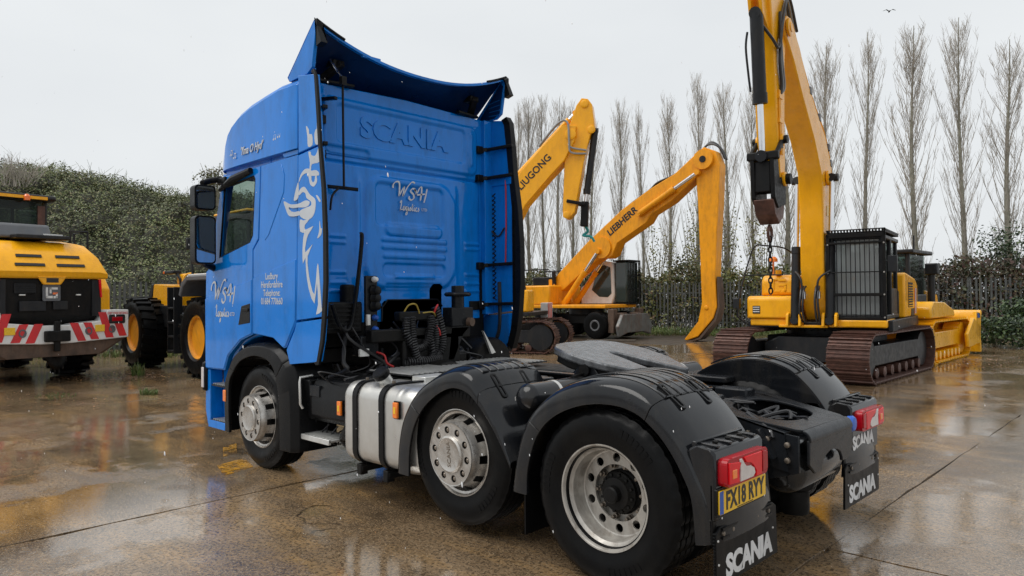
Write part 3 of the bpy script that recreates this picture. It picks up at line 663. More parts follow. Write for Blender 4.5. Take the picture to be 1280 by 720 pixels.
def drive_wheel(s):
    for k, yc in enumerate((1.22-.142, .70)):
        w = link('wheel', me_drive, truck, (0, s*yc, .5)); w.rotation_euler = (0, R(20), 0 if s > 0 else PI)
        b = MB()
        if k == 0:
            b.lathe([(.288, .13), (.296, .142), (.3045, .143), (.304, .134), (.292, .128), (.285, .105), (.262, .085), (.255, .05), (.248, .0), (.24, -.004), (.24, -.03), (.262, -.1), (.29, -.13), (.275, -.1), (.25, -.025), (.252, .0), (.262, .03), (.27, .07), (.284, .095)], n=64, closed=True)
            b.build('rim', 'rim', w)
            b = MB(); T = None
            ring_holes(b, .241, .165, -.018, -.006, 10, .205, .0265)
            b.lathe([(.172, -.012), (.178, -.03), (.19, -.06), (.10, -.065), (.10, -.075), (.2, -.072), (.19, -.03), (.178, -.012)], n=48, closed=True)
            b.build('wheel_disc', 'rim', w)
            MB().lathe([(.24, -.085), (0, -.085)], n=24).build('brake_drum', 'grime', w)
            b = MB(); b.lathe([(.13, -.08), (.132, -.04), (.122, -.03), (.12, -.01), (.098, .01), (.092, .025), (.05, .03), (.048, .068), (.04, .076), (0, .077)], n=32); b.build('hub', 'grime', w)
            for j in range(10):
                a = 2*PI*(j+.5)/10; b = MB(); b.lathe([(.022, -.066), (.022, -.055), (.0165, -.054), (.0165, -.032), (.01, -.03), (.01, -.008), (0, -.006)], (.155*math.cos(a), 0, .155*math.sin(a)), n=6); b.build('wheel_nut', 'steel', w)
            for j in range(12):
                a = 2*PI*j/12; b = MB(); b.lathe([(.01, -.005), (.01, .014), (0, .016)], (.106*math.cos(a), 0, .106*math.sin(a)), n=6); b.build('hub_bolt', 'grime', w)
            if s > 0: side_words(w, s)
        else:
            b.lathe([(.30, .13), (.27, .1), (.26, -.1), (.30, -.13), (.25, -.1), (.25, .1)], n=32, closed=True); b.build('rim', 'rim', w)
for s in (1, -1):
    steer_wheel(4.174, s, .502, .115); steer_wheel(1.279, s, .568, .08); drive_wheel(s)

# ---- mudguards over the rear wheels
def guard_ring(O, I, n, s, yi, yo):
    O, I = Vector(O), Vector(I); n = Vector(n); d = (I-O)
    def q(y, p): return (p.x, s*y, p.y)
    return [q(yi, O+n*.010), q(yi+.12, O+n*.030), q(yi+.3, O+n*.035), q(yo-.14, O+n*.028), q(yo-.07, O+n*.016), q(yo-.025, O+d*.03), q(yo-.006, O+d*.16), q(yo, O+d*.34), q(yo, I),
            q(yo-.02, I), q(yo-.02, O+d*.4), q(yo-.08, O-n*.012), q(yi+.3, O+n*.010), q(yi, O-n*.012)]
def norms(path):
    out = []
    for i in range(len(path)):
        a, b = path[max(0, i-1)], path[min(len(path)-1, i+1)]; t = (Vector(b)-Vector(a)).normalized(); out.append(Vector((t.y, -t.x)))
    return out
def interp(path, k):
    return [Vector((p.x, p.y)) for p in catmull([(p[0], p[1], 0) for p in path], k)]
def mudguard(O, I, s, yi, yo, cuts, ribx):
    K = 6; o = interp(O, K); i = interp(I, K); n = norms(o)
    n = [v if v.dot(Vector(o[k])-Vector(((O[0][0]+O[-1][0])/2, .5))) > 0 else -v for k, v in enumerate(n)]
    segs = [0]+[int(c*K) for c in cuts]+[len(o)-1]; root = None
    names = ('front_panel', 'mudguard', 'rear_panel'); made = {}
    order = [1, 0, 2] if len(segs) == 4 else [0]
    for g in order:
        a, b_ = segs[g], segs[g+1]; rr = []
        for k in range(a, b_+1):
            p, q_ = o[k], i[k]
            if k == a and g > 0: p = p.lerp(o[k+1], .12); q_ = q_.lerp(i[k+1], .12)
            rr.append(guard_ring(p, q_, n[k], s, yi, yo))
        m = MB().loft(rr).build(names[g], 'guard', root, .003, 42, recalc=True)
        if root is None: root = m; m.parent = truck
    vp = [(p.x, p.y) for p in o if p.y > .86]; MB().prism(vp, 'y', s*(yi-.004), s*(yi+.008)).build('inner_valance', 'guard', root, .003, recalc=True)
    # raised ribs along the crown
    xa, xb = ribx; ks = [k for k in range(len(o)) if xa >= o[k].x >= xb and o[k].y > .8]
    for r in range(7):
        y = s*(yi+.09+r*(yo-yi-.20)/6); b = MB(); k2 = ks[:len(ks)]
        pts = []
        for k in k2:
            p = o[k]+n[k]*(.034 if r < 6 else .024); pts.append((p.x, y, p.y))
        b.tube(pts, .0065, 6); p = o[k2[-1]]+n[k2[-1]]*.034; b.tube([(p.x, y, p.y), (p.x, y-s*.05, p.y)], .0065, 6)
        b.build('rib', 'guard', root)
    # quick release latches across the rear seam
    kc = segs[-2]
    for y in (yi+.2, yo-.17):
        b = MB(); t = (o[min(kc+1, len(o)-1)]-o[kc-1]).normalized(); nn = n[kc]; c = o[kc]+nn*.031
        T = Matrix(((t.x, 0, nn.x, c.x), (0, 1, 0, s*y), (t.y, 0, nn.y, c.y), (0, 0, 0, 1)))
        b.prism(rrect(0, 0, .2, .05, .016), 'z', -.01, .006, [rrect(-.045, 0, .075, .024, .008), rrect(.045, 0, .075, .024, .008)], T)
        b.build('latch', 'black_pl', root, .002, recalc=True)
        MB().box(-.08, .08, -.016, .016, -.014, -.004, T).build('latch_bar', 'grime', root)
    return root
RO = [(.70, .42), (.665, .62), (.60, .82), (.50, .955), (.33, 1.075), (.10, 1.15), (-.12, 1.16), (-.29, 1.115), (-.42, 1.02), (-.54, .88), (-.62, .74), (-.68, .60), (-.70, .40)]
RI = [(.56, .42), (.55, .58), (.49, .76), (.40, .88), (.27, .965), (.09, 1.025), (-.10, 1.04), (-.25, 1.01), (-.36, .94), (-.45, .85), (-.53, .73), (-.585, .60), (-.605, .38)]
MO = [(1.90, .34), (1.88, .56), (1.82, .76), (1.68, .945), (1.48, 1.07), (1.26, 1.145), (1.09, 1.13), (.985, 1.03), (.90, .93), (.80, .79), (.70, .60)]
MI = [(1.74, .34), (1.73, .53), (1.68, .70), (1.575, .85), (1.42, .965), (1.26, 1.025), (1.11, 1.01), (1.0, .94), (.90, .845), (.80, .72), (.70, .56)]
for s in (1, -1):
    mg = mudguard(RO, RI, s, .60, 1.255, (2.6, 7.6), (.36, -.36))
    mudguard(MO, MI, s, .60, 1.255, (2.7, 7.0), (1.62, 1.06))
    for (x, z0) in ((.60, .10), (1.84, .28)):      # hanging rubber spray flaps
        b = MB(); b.box(x, x+.012, s*.68, s*1.22, z0+.06, .55)
        b.build('spray_flap', 'rubber', truck)
    # mudguard cross tube
    b = MB(); b.cyl((.95, s*.43, .93), (.95, s*.62, .95), .03, 12); b.cyl((.72, s*.5, .985), (.72, s*1.05, .985), .095, 24)
    b.lathe([(.095, 0), (.092, .02), (.07, .05), (.03, .065), (0, .068)], (.72, s*1.05, .985), (0, s, 0), 24)
    ares = b.build('air_reservoir', 'guard', truck)
    b = MB(); b.lathe([(.097, 0), (.097, .03)], (.72, s*.80, .985), (0, s, 0), 24); b.build('tank_strap', 'alu', ares)
    if s > 0: MB().box(.80, .803, 1.075, 1.095, .965, .99).build('sticker', 'white_pl', ares)
    # lamp carrier at the tail of the mudguard
    y0, y1 = s*.70, s*1.245
    b = MB(); b.prism([(-.56, .86), (-.60, .885), (-.70, .872), (-.715, .85), (-.715, .52), (-.66, .50), (-.62, .60)], 'y', y0, y1)
    car = b.build('lamp_carrier', 'guard', truck, .012, recalc=True)
    for k in range(4):
        y = s*(.77+k*.135); b = MB(); b.bar((-.585, y, .886), (-.70, y, .880), .03, .014); b.build('carrier_rib', 'guard', car, .004)
        if k < 3: MB().lathe([(.016, 0), (.016, .012), (0, .014)], (-.645, s*(.837+k*.135), .881), (0, 0, 1), 8).build('bolt', 'grime', car)
    MB().bar((-.59, s*.72, .888), (-.59, s*1.23, .888), .03, .03).build('carrier_rib', 'guard', car, .006)
    # tail lamp: red body with amber, clear and brighter red fields
    b = MB(); b.prism(rrect(s*.985, .757, .465, .142, .032, 5), 'x', -.765, -.712); lamp = b.build('tail_lamp', 'dkred_lens', truck, .012, recalc=True, seg=3)
    T = TM((-.7665, s*.98, .757), (0, -s, 0), (0, 0, 1)) if s > 0 else TM((-.7665, s*.98, .757), (0, 1, 0), (0, 0, 1))
    def fld(name, poly, m, dx=0):
        q = [((p[0]), p[1]) for p in poly]; b = MB(); b.prism([(s*.985-s*p[0]*.93, .757+p[1]*.9) for p in q], 'x', -.772-dx, -.762-dx); b.build(name, m, lamp, .003, recalc=True)
    fld('indicator_field', [(-.235, -.06), (-.115, -.066), (-.125, .0), (-.09, .045), (-.235, .06)], 'red_lens')
    fld('amber_field', [(-.20, -.035), (-.15, -.035), (-.15, .015), (-.20, .015)], 'amber', .003)
    fld('reversing_field', [(-.105, -.066), (.045, -.066), (.075, -.045), (.065, -.015), (.02, .005), (-.03, .01), (-.055, .03), (-.085, .062), (-.11, .062), (-.10, .0)], 'clear_lens')
    fld('stop_field', [(.055, .0), (.09, -.035), (.085, -.07), (.16, -.07), (.16, .065), (-.06, .065), (-.03, .03), (.02, .02)], 'red_lens')
    fld('side_field', [(.172, -.06), (.235, -.05), (.235, .055), (.172, .065)], 'dkred_lens')
    # mudflaps with lettering
    b = MB(); b.prism([(s*.56, .40), (s*1.245, .40), (s*1.245, .70), (s*.62, .70)], 'x', -.70, -.685); up = b.build('flap_panel', 'black_pl', truck, .004, recalc=True)
    b = MB(); b.prism([(s*.535, .185), (s*1.235, .185), (s*1.25, .20), (s*1.25, .455), (s*1.20, .485), (s*.60, .485), (s*.55, .455)], 'x', -.718, -.703)
    for k in range(16): z = .20+k*.017; b.box(-.715, -.705, s*1.249, s*1.262, z, z+.009)
    fl = b.build('mud_flap', 'rubber', truck, .004, recalc=True)
    for z in (.47, .425): MB().bar((-.722, s*.62, z), (-.722, s*1.19, z), .008, .012, (0, 0, 1)).build('clamp_rib', 'black_pl', fl)
    for y in (.66, .80, .94, 1.08, 1.18): MB().lathe([(.012, 0), (.012, .01), (0, .012)], (-.718, s*y, .448), (-1, 0, 0), 8).build('bolt', 'steel', fl)
    for (y, z) in ((1.23, .42), (1.225, .30), (.60, .34)): MB().lathe([(.007, 0), (.006, .004), (0, .005)], (-.718, s*y, z), (-1, 0, 0), 8).build('rivet', 'alu', fl)
    text('flap_lettering', 'SCANIA', 'letter_white', fl, TM((-.7195, s*.885, .265), *BACK), .155, .0075, .001, 0, 1.02, .93)
    if s < 0: text('panel_lettering', 'SCANIA', 'letter_white', up, TM((-.7175, s*.92, .60), *BACK), .125, .006, .001, 0, 1.02, .93)
# number plate
b = MB(); b.prism(rrect(.975, .610, .52, .118, .008), 'x', -.733, -.725); npl = b.build('number_plate', 'plate', truck, recalc=True)
b = MB(); b.prism(rrect(.975, .610, .545, .142, .012), 'x', -.7245, -.71); b.build('plate_holder', 'black_pl', npl, recalc=True)
text('registration', 'FX18 RYY', 'letter_black', npl, TM((-.7338, .955, .607), *BACK), .125, .0042, .0008, 0, .80, 1.02)
MB().box(-.7342, -.7332, 1.195, 1.234, .553, .667).build('plate_band', 'plate_blue', npl)
MB().box(-.7345, -.7335, .87, 1.05, .5545, .5585).build('plate_print', 'letter_black', npl)
MB().box(-.7155, -.7125, .84, 1.07, .527, .532).build('holder_print', 'letter_white', npl)
for (y, z) in ((1.215, .535), (.735, .55), (.735, .67)): MB().lathe([(.006, 0), (0, .004)], (-.7345, y, z), (-1, 0, 0), 8).build('rivet', 'alu', npl)
# blue socket cap beside the right lamp
MB().lathe([(.05, 0), (.055, .03), (.045, .045), (.02, .05), (0, .05)], (-.712, -.63, .76), (-1, 0, 0), 18).build('socket_cap', M['plate_blue'], truck)

# ---- fifth wheel coupling, tipped back
PT = Matrix.Translation((.73, 0, 1.175)) @ Matrix.Rotation(R(-11.5), 4, 'Y')
def fw_outline():
    up = [(.44, .0), (.44, .16), (.41, .30), (.33, .40), (.20, .45), (.02, .46), (-.14, .43), (-.28, .36), (-.40, .27), (-.455, .24), (-.46, .20), (-.43, .165), (-.25, .115), (-.05, .065), (.06, .045), (.10, .0)]
    P = [(p[0], p[1]) for p in up]+[(p[0], -p[1]) for p in reversed(up[1:-1])]
    return P
b = MB(); b.prism(fw_outline(), 'z', -.028, .028, (), PT); fw = b.build('fifth_wheel_plate', 'greasy', truck, .014, 30, recalc=True, seg=3)
b = MB(); sk = fw_outline(); b.prism([(p[0]*.94, p[1]*.93) for p in sk], 'z', -.085, -.0285, (), PT); b.build('plate_skirt', 'grime', fw, .01, recalc=True)
for s in (1, -1):
    b = MB(); b.prism([(.38, .97), (1.1, .97), (1.06, 1.02), (.86, 1.06), (.80, 1.15), (.73, 1.175), (.66, 1.15), (.60, 1.06), (.44, 1.02)], 'y', s*.34, s*.43); b.build('pedestal', 'frame', fw, .008, recalc=True)
    MB().cyl((.73, s*.30, 1.12), (.73, s*.455, 1.12), .045, 16).build('pivot_pin', 'grime', fw)
b = MB(); b.box(.33, 1.16, -.46, .46, .972, .988); b.build('mounting_plate', 'frame', fw)
b = MB(); b.tube([(.95, .1, 1.13), (.75, .42, 1.09), (.72, .60, 1.08)], .014, 8); b.build('release_handle', 'grime', fw)
# ribbed rubber strips and a light between mudguards
b = MB()
for k in range(6): b.box(.36+k*.03, .38+k*.03, -1.0, -.5, 1.0, 1.03)
b.build('guide_ramp', 'frame', truck, .004)
b = MB(); b.box(.1, .5, -.60, -.46, .985, 1.03); b.build('work_lamp_bracket', 'frame', truck, .01)
b = MB(); b.lathe([(.0, -.05), (.05, -.04), (.06, .0), (.055, .03), (0, .035)], (.92, -.66, 1.06), (0, 0, 1), 16); b.build('work_lamp', 'white_pl', truck)

# ---- catwalk of ribbed aluminium behind the cab
b = MB(); b.box(2.28, 2.92, -.92, .80, .992, 1.004); cat = b.build('catwalk', 'frame', truck)
for k in range(30):
    y = -.89+k*.057; MB().box(2.30, 2.90, y, y+.022, 1.0045, 1.012).build('tread_bar', 'alu', cat)
MB().box(2.1, 2.27, .52, .80, .93, 1.002).build('catwalk_end', 'alu', truck, .006)
b = MB(); b.box(2.75, 3.75, -.85, .50, .22, .72); b.box(1.75, 3.3, -1.0, -.5, .2, .5); b.box(2.0, 2.7, -.4, .45, .3, .7); b.build('gearbox', 'grime', truck, .05)

# ---- fuel tank, straps, filler
def sup(w, h, r, n=6): return rrect(0, 0, w, h, r, n)
def tank_ring(x, k): return [(x, .875+p[0], .635+p[1]) for p in sup(.65*k, .66*k, .12*k)]
b = MB(); rr = [tank_ring(x, k) for x, k in ((2.68, .90), (2.675, .955), (2.655, .985), (2.63, 1), (2.56, 1), (2.54, .99), (2.50, .985), (2.0, .985), (1.97, .99), (1.955, 1.0), (1.94, .99), (1.91, .99), (1.895, 1.0), (1.86, 1.0), (1.79, .985), (1.72, .95), (1.70, .9))]
tank = MB().loft([q[::-1] for q in rr]).build('fuel_tank', 'tank', truck, smooth=50, recalc=True)
for x in (2.505, 2.145):
    b = MB(); po = [(.875+p[0], .635+p[1]) for p in sup(.67, .68, .125)]; pi = [(.875+p[0], .635+p[1]) for p in sup(.645, .655, .118)]
    b.prism(po, 'x', x-.032, x+.032, [pi]); st = b.build('tank_strap', 'black_pl', tank, .004, recalc=True)
    b = MB(); b.box(x-.035, x+.035, .62, 1.16, .235, .285); b.box(x-.03, x+.03, 1.10, 1.17, .21, .30); b.build('strap_bracket', 'grime', st, .008)
    MB().lathe([(.014, 0), (.014, .02), (0, .025)], (x, 1.08, .975), (0, 0, 1), 8).build('bolt', 'steel', st)
b = MB(); b.cyl((2.29, 1.02, .94), (2.285, 1.09, 1.03), .055, 20); b.build('filler_neck', 'alu', tank)
b = MB(); b.lathe([(.066, 0), (.07, .01), (.07, .045), (.06, .055), (0, .056)], (2.286, 1.085, 1.022), (-.005, .07, .09), 20); b.build('filler_cap', 'black_pl', tank)
def marker(x, y, z):
    b = MB(); b.box(x-.028, x+.028, y-.01, y+.012, z-.06, z+.06); o = b.build('side_marker', 'amber', truck, .006)
    MB().box(x-.034, x+.034, y-.02, y-.008, z-.068, z+.068).build('marker_base', 'black_pl', o)
    MB().box(x-.012, x+.012, y+.008, y+.0145, z-.025, z+.025).build('marker_bulb', M['plate'], o)
marker(1.93, 1.225, .80); marker(2.80, 1.16, .72)
# right hand tank / exhaust box
b = MB(); b.loft([[(x, -.86+p[0], .64+p[1]) for p in sup(.66*k, .64*k, .1)] for x, k in ((1.75, .94), (1.8, 1), (3.3, 1), (3.35, .94))]); b.build('silencer_box', 'grime', truck, recalc=True)
# battery / air dryer box and steps on the left
b = MB(); b.prism([(.50, .55), (1.08, .55), (1.14, .60), (1.14, .84), (1.08, .94), (.90, .975), (.50, .975)], 'x', 2.72, 3.30); bx = b.build('battery_box', 'black_pl', truck, .02, recalc=True)
b = MB(); b.prism([(.60, .56), (1.10, .56), (1.14, .92), (.60, .95)], 'x', 3.32, 3.48); b.build('side_box', 'black_pl', truck, .015, recalc=True)
b = MB(); b.tube([(3.40, 1.06, .95), (3.40, 1.185, .94), (3.40, 1.19, .90), (3.40, 1.185, .70), (3.40, 1.16, .66)], .012, 8); b.build('grab_handle', 'alu', truck)
MB().box(3.14, 3.30, 1.12, 1.15, .78, .88).build('data_plate', 'frame', truck, .005)
b = MB(); b.box(2.95, 3.46, .90, 1.17, .405, .425); b.box(2.95, 3.46, 1.15, 1.175, .385, .432); stp = b.build('step', 'alu', truck, .004)
for k in range(9): MB().bar((2.99+k*.052, .92, .428), (2.99+k*.052, 1.14, .428), .022, .010).build('step_tread', 'alu', stp)
b = MB(); b.tube(catmull([(3.42, 1.0, .41), (3.44, 1.02, .5), (3.38, .98, .60), (3.30, .9, .64)], 5), .026, 8); b.build('step_bracket', 'black_pl', truck); b = MB(); b.tube(catmull([(2.98, 1.0, .42), (2.92, 1.04, .44), (2.84, 1.06, .52), (2.76, 1.06, .60)], 5), .04, 8); b.build('step_bracket', 'black_pl', truck)
rnd = random.Random(5)
for k in range(10):
    x = rnd.uniform(2.75, 3.4); MB().tube(catmull([(x, .95, .50), (x+rnd.uniform(-.1, .1), 1.0, .40), (x+rnd.uniform(-.15, .15), .9, .32), (x+rnd.uniform(-.3, .3), .7, .45)], 5), rnd.choice((.008, .014)), 6).build('air_line', 'hose', truck)
# ================================================================= CAB
CY = 1.165
LOW = [(3.37, 2.0), (3.37, 1.46), (3.43, 1.40), (3.60, 1.20), (3.83, 1.275), (4.10, 1.30), (4.37, 1.262), (4.58, 1.19), (4.75, 1.07), (4.865, .93), (5.30, .92), (5.34, 1.2), (5.30, 1.96), (5.2, 2.0)]
body = MB().prism(LOW, 'y', -CY, CY).build('cab_body', 'blue', truck, .03, recalc=True)
b = MB(); b.box(3.37, 3.96, -CY, CY, 2.001, 3.03); b.build('sleeper_shell', 'blue', body, .02)
MB().box(3.961, 4.93, -CY, CY, 2.93, 3.03).build('door_header', 'blue', body, .01)
for s in (1, -1):
    b = MB(); b.bar((5.26, s*1.13, 1.99), (4.93, s*1.13, 2.97), .09, .10); b.build('windscreen_pillar', 'blue', body, .015)
# raised roof with rounded shoulders
rings = []
for (x, zt, wk) in ((3.352, 3.64, .995), (3.38, 3.65, 1), (3.7, 3.66, 1), (4.02, 3.635, 1), (4.3, 3.61, .998), (4.53, 3.57, .995), (4.70, 3.51, .99), (4.80, 3.45, .985), (4.88, 3.36, .975), (4.95, 3.2, .965), (4.97, 3.01, .955)):
    wb = 1.236*wk; wt = 1.205*wk; r = min(.06+.03*max(0, (x-3.6)/1.3), (zt-2.96)*.4); ring = [(x, -wb, 3.002), (x, wb, 3.002), (x, wb*.998, 3.02)]
    for k in range(9): a = R(90*k/8); ring.append((x, wt-r+r*math.cos(a)+(0.02 if k == 0 else 0), zt-r+r*math.sin(a)))
    ring.append((x, 0, zt+.03*wk))
    for k in range(8, -1, -1): a = R(90*k/8); ring.append((x, -(wt-r+r*math.cos(a)+(0.02 if k == 0 else 0)), zt-r+r*math.sin(a)))
    ring.append((x, -wb*.998, 3.02)); rings.append(ring)
roof = MB().loft(rings).build('roof', 'blue', truck, .012, 50, recalc=True)
# windscreen and interior
b = MB(); b.add([(5.25, -1.1, 2.0), (5.25, 1.1, 2.0), (4.96, 1.1, 2.96), (4.96, -1.1, 2.96), (5.30, 0, 2.0), (5.01, 0, 2.96)], [(4, 1, 2, 5), (0, 4, 5, 3)]); b.build('windscreen', 'glass', truck)
b = MB(); b.box(4.95, 5.24, -1.1, 1.1, 2.002, 2.12); b.build('dashboard', 'seat', truck, .03)
for y in (.6, -.6):
    b = MB(); b.box(4.05, 4.5, y-.24, y+.24, 2.001, 2.1); b.box(4.0, 4.16, y-.23, y+.23, 2.05, 2.55); b.box(4.02, 4.12, y-.13, y+.13, 2.58, 2.78); b.build('cab_seat', 'seat', truck, .04)
b = MB(); b.tube([(4.78+.22*math.cos(2*PI*k/20)*.5, -.6+.22*math.sin(2*PI*k/20), 2.22+.16*math.cos(2*PI*k/20)) for k in range(21)], .016, 6); b.build('steering_wheel', 'seat', truck)
DOOR = [(4.915, 2.935), (4.072, 2.943), (4.122, 2.24), (4.238, 2.142), (4.252, 1.305), (4.511, 1.236), (4.784, 1.07), (4.875, .915), (5.325, .905), (5.34, 1.5), (5.32, 1.953), (5.23, 1.99)]
WIN = [(4.862, 2.821), (4.205, 2.862), (4.178, 2.83), (4.235, 2.28), (4.295, 2.218), (4.985, 2.095)]
SPAN = [(4.058, 2.945), (3.362, 2.95), (3.378, 2.5), (3.392, 1.82), (3.415, 1.435), (3.592, 1.205), (3.64, 1.195), (3.83, 1.283), (4.10, 1.305), (4.238, 1.31), (4.226, 2.136), (4.108, 2.232)]
def shrink(poly, k):
    cx = sum(p[0] for p in poly)/len(poly); cy = sum(p[1] for p in poly)/len(poly); return [(cx+(p[0]-cx)*k, cy+(p[1]-cy)*k) for p in poly]
for s in (1, -1):
    door = MB().prism(DOOR, 'y', s*1.166, s*1.216, [WIN]).build('door', 'blue', truck, .007, recalc=True)
    gl = MB().prism(shrink(WIN, .995), 'y', s*1.186, s*1.190).build('side_window', 'glass', door, recalc=True)
    b = MB(); wp = [(p[0], s*1.208, p[1]) for p in WIN]; b.tube(wp+[wp[0]], .011, 6); b.build('window_seal', 'black_pl', door)
    b = MB(); b.prism([(5.33, .915), (5.335, 1.66), (4.262, 1.845), (4.262, 1.315), (4.516, 1.246), (4.79, 1.08), (4.885, .925)], 'y', s*1.205, s*1.223); b.build('door_skin', 'blue', door, .007, recalc=True)
    b = MB(); b.prism([(4.468, 1.585), (4.284, 1.612), (4.284, 1.42), (4.54, 1.392)], 'y', s*1.215, s*1.227); h = b.build('door_handle', 'black_pl', door, .01, recalc=True)
    MB().box(4.31, 4.44, s*1.226, s*1.238, 1.53, 1.565).build('handle_flap', 'grime', h, .006)
    # slanted rain deflector over the window
    b = MB(); b.tube([(4.90, s*1.24, 2.80), (4.55, s*1.26, 2.87), (4.22, s*1.24, 2.915)], [.025, .042, .03], 10); b.build('wind_deflector', 'black_pl', door)
    sp = MB().prism(SPAN, 'y', s*1.166, s*1.216).build('sleeper_side_panel', 'blue', truck, .007, recalc=True)
    b = MB(); b.prism([(4.235, 1.32), (4.225, 1.86), (3.405, 2.01), (3.42, 1.45), (3.60, 1.215), (3.65, 1.205), (3.84, 1.293)], 'y', s*1.205, s*1.223); b.build('panel_skin', 'blue', sp, .007, recalc=True)
    b = MB(); b.prism([(3.985, 2.90), (3.66, 2.905), (3.60, 2.80), (3.615, 2.64), (3.91, 2.26), (3.985, 2.215)], 'y', s*1.212, s*1.221); b.build('locker_lid', 'blue', sp, .005, recalc=True)
    MB().prism([(3.362, 2.956), (3.60, 2.955), (3.63, 2.975), (3.64, 2.999), (3.362, 2.999)], 'y', s*1.166, s*1.216).build('roof_gusset', 'blue', truck, .004, recalc=True)
    # side air deflectors with rubber edge
    def defl(name, poly, y0=1.176, y1=1.222):
        return MB().prism(poly, 'y', s*y0, s*y1).build(name, 'blue', truck, .006, recalc=True)
    d1 = defl('side_deflector', [(3.346, 2.942), (2.985, 2.972), (2.935, 2.6), (2.915, 2.2), (2.915, 1.8), (2.945, 1.498), (3.40, 1.458), (3.378, 1.82), (3.364, 2.5)])
    d2 = defl('upper_deflector', [(3.344, 2.96), (2.985, 2.99), (3.015, 3.3), (3.05, 3.61), (3.342, 3.66)])
    d3 = defl('lower_deflector', [(3.40, 1.438), (2.948, 1.478), (2.97, 1.30), (3.03, 1.105), (3.52, 1.055), (3.578, 1.185), (3.43, 1.37)])
    edge = [(3.06, 3.655), (3.01, 3.58), (2.975, 3.3), (2.95, 3.0), (2.89, 2.6), (2.862, 2.2), (2.862, 1.8), (2.895, 1.45), (2.93, 1.27), (3.0, 1.08), (3.05, 1.075)]
    inn = [(3.14, 3.63), (3.10, 3.57), (3.065, 3.3), (3.03, 2.98), (2.985, 2.6), (2.965, 2.2), (2.965, 1.8), (2.995, 1.48), (3.02, 1.3), (3.075, 1.14), (3.10, 1.13)] if s < 0 else [(3.10, 3.64), (3.05, 3.6), (3.02, 3.3), (2.99, 2.98), (2.94, 2.6), (2.92, 2.2), (2.92, 1.8), (2.95, 1.48), (2.975, 1.3), (3.035, 1.11), (3.08, 1.10)]
    b = MB(); yk = 1.165 if s < 0 else 1.215; b.loft([[(p[0], s*yk, p[1]), (p[0], s*1.238, p[1]), (q[0], s*1.238, q[1]), (q[0], s*yk, q[1])] for p, q in zip(edge, inn)]); b.build('edge_rubber', 'black_pl', truck, .004, recalc=True)
    b = MB(); b.box(3.30, 3.372, s*1.06, s*1.1755, 1.46, 3.64); b.box(2.99, 3.36, s*1.164, s*1.1755, 2.90, 3.02); b.build('corner_panel', 'blue', truck, .004)
    # inner stiffening and hinged stays
    for z in (3.30, 2.98, 2.0, 1.56):
        b = MB(); b.bar((3.36, s*1.02, z), (3.30, s*1.10, z+.01), .05, .045); b.bar((3.30, s*1.10, z+.01), (2.97, s*1.172, z+.02), .045, .035); b.box(3.30, 3.36, s*.96, s*1.04, z-.04, z+.04); b.build('deflector_stay', 'black_pl', truck, .006)
    for k in range(12):
        z = 1.62+k*.1; b = MB(); b.tube([(3.33, s*1.174, z), (3.25, s*1.172, z+.05), (3.33, s*1.174, z+.1)], .007, 5); b.tube([(3.25, s*1.174, z), (3.33, s*1.172, z+.05), (3.25, s*1.174, z+.1)], .007, 5)
        if s < 0: b.build('lattice_brace', 'grime', d1)
    if s < 0:
        MB().tube(catmull([(3.19, -1.165, 1.82), (3.18, -1.16, 1.55), (3.19, -1.16, 1.3), (3.27, -1.15, 1.10)], 6), .022, 8).build('drain_hose', 'hose', truck)
        MB().tube(catmull([(3.08, -1.168, 2.95), (3.07, -1.16, 2.5), (3.085, -1.16, 2.02)], 6), .008, 6).build('red_cable', 'wire_red', truck)
        MB().tube(catmull([(3.33, -1.165, 2.42), (3.2, -1.16, 2.33), (3.1, -1.16, 2.42)], 5), .009, 6).build('cable', 'hose', truck)
        MB().box(2.96, 2.972, -1.172, -1.15, 1.6, 2.7).build('edge_strip', 'black_pl', d1)
        MB().bar((3.36, -1.16, 1.10), (3.02, -1.16, 1.08), .06, .04).build('bottom_trim', 'black_pl', truck)
        # inner face of the right hand lower panel
        MB().box(3.06, 3.5, -1.18, -1.165, 1.10, 1.45).build('lower_inner_panel', 'blue_in', truck)
    # black wheel arch trim in three pieces
    AO = [(4.84, .29), (4.855, .55), (4.845, .78), (4.742, .96), (4.61, 1.10), (4.375, 1.195), (4.114, 1.23), (3.896, 1.225), (3.71, 1.18), (3.57, 1.10), (3.48, 1.03), (3.425, .85), (3.41, .55), (3.41, .26)]
    AI = [(4.70, .29), (4.715, .55), (4.70, .80), (4.61, .918), (4.475, 1.025), (4.244, 1.092), (4.06, 1.10), (3.89, 1.07), (3.79, 1.01), (3.735, .92), (3.71, .85), (3.68, .72), (3.665, .52), (3.665, .26)]
    AO = [(p.x, p.y) for p in catmull([(q[0], q[1], 0) for q in AO], 4)]; AI = [(p.x, p.y) for p in catmull([(q[0], q[1], 0) for q in AI], 4)]
    for (i0, i1, nm) in ((0, 12, 'arch_front'), (12, 36, 'arch_top'), (36, 52, 'arch_rear')):
        rr = []
        for i in range(i0, i1+1):
            O, I = Vector(AO[i]), Vector(AI[i])
            if i == i0 and i0: O = O.lerp(Vector(AO[i+1]), .12); I = I.lerp(Vector(AI[i+1]), .12)
            m1 = O.lerp(I, .25)
            rr.append([(O.x, s*.80, O.y), (O.x, s*1.19, O.y), (m1.x, s*1.245, m1.y), (I.x, s*1.25, I.y), (I.x, s*1.22, I.y), (m1.x, s*1.20, m1.y), (m1.x, s*.80, m1.y)])
        MB().loft(rr).build(nm, 'black_pl', truck, .006, 50, recalc=True)
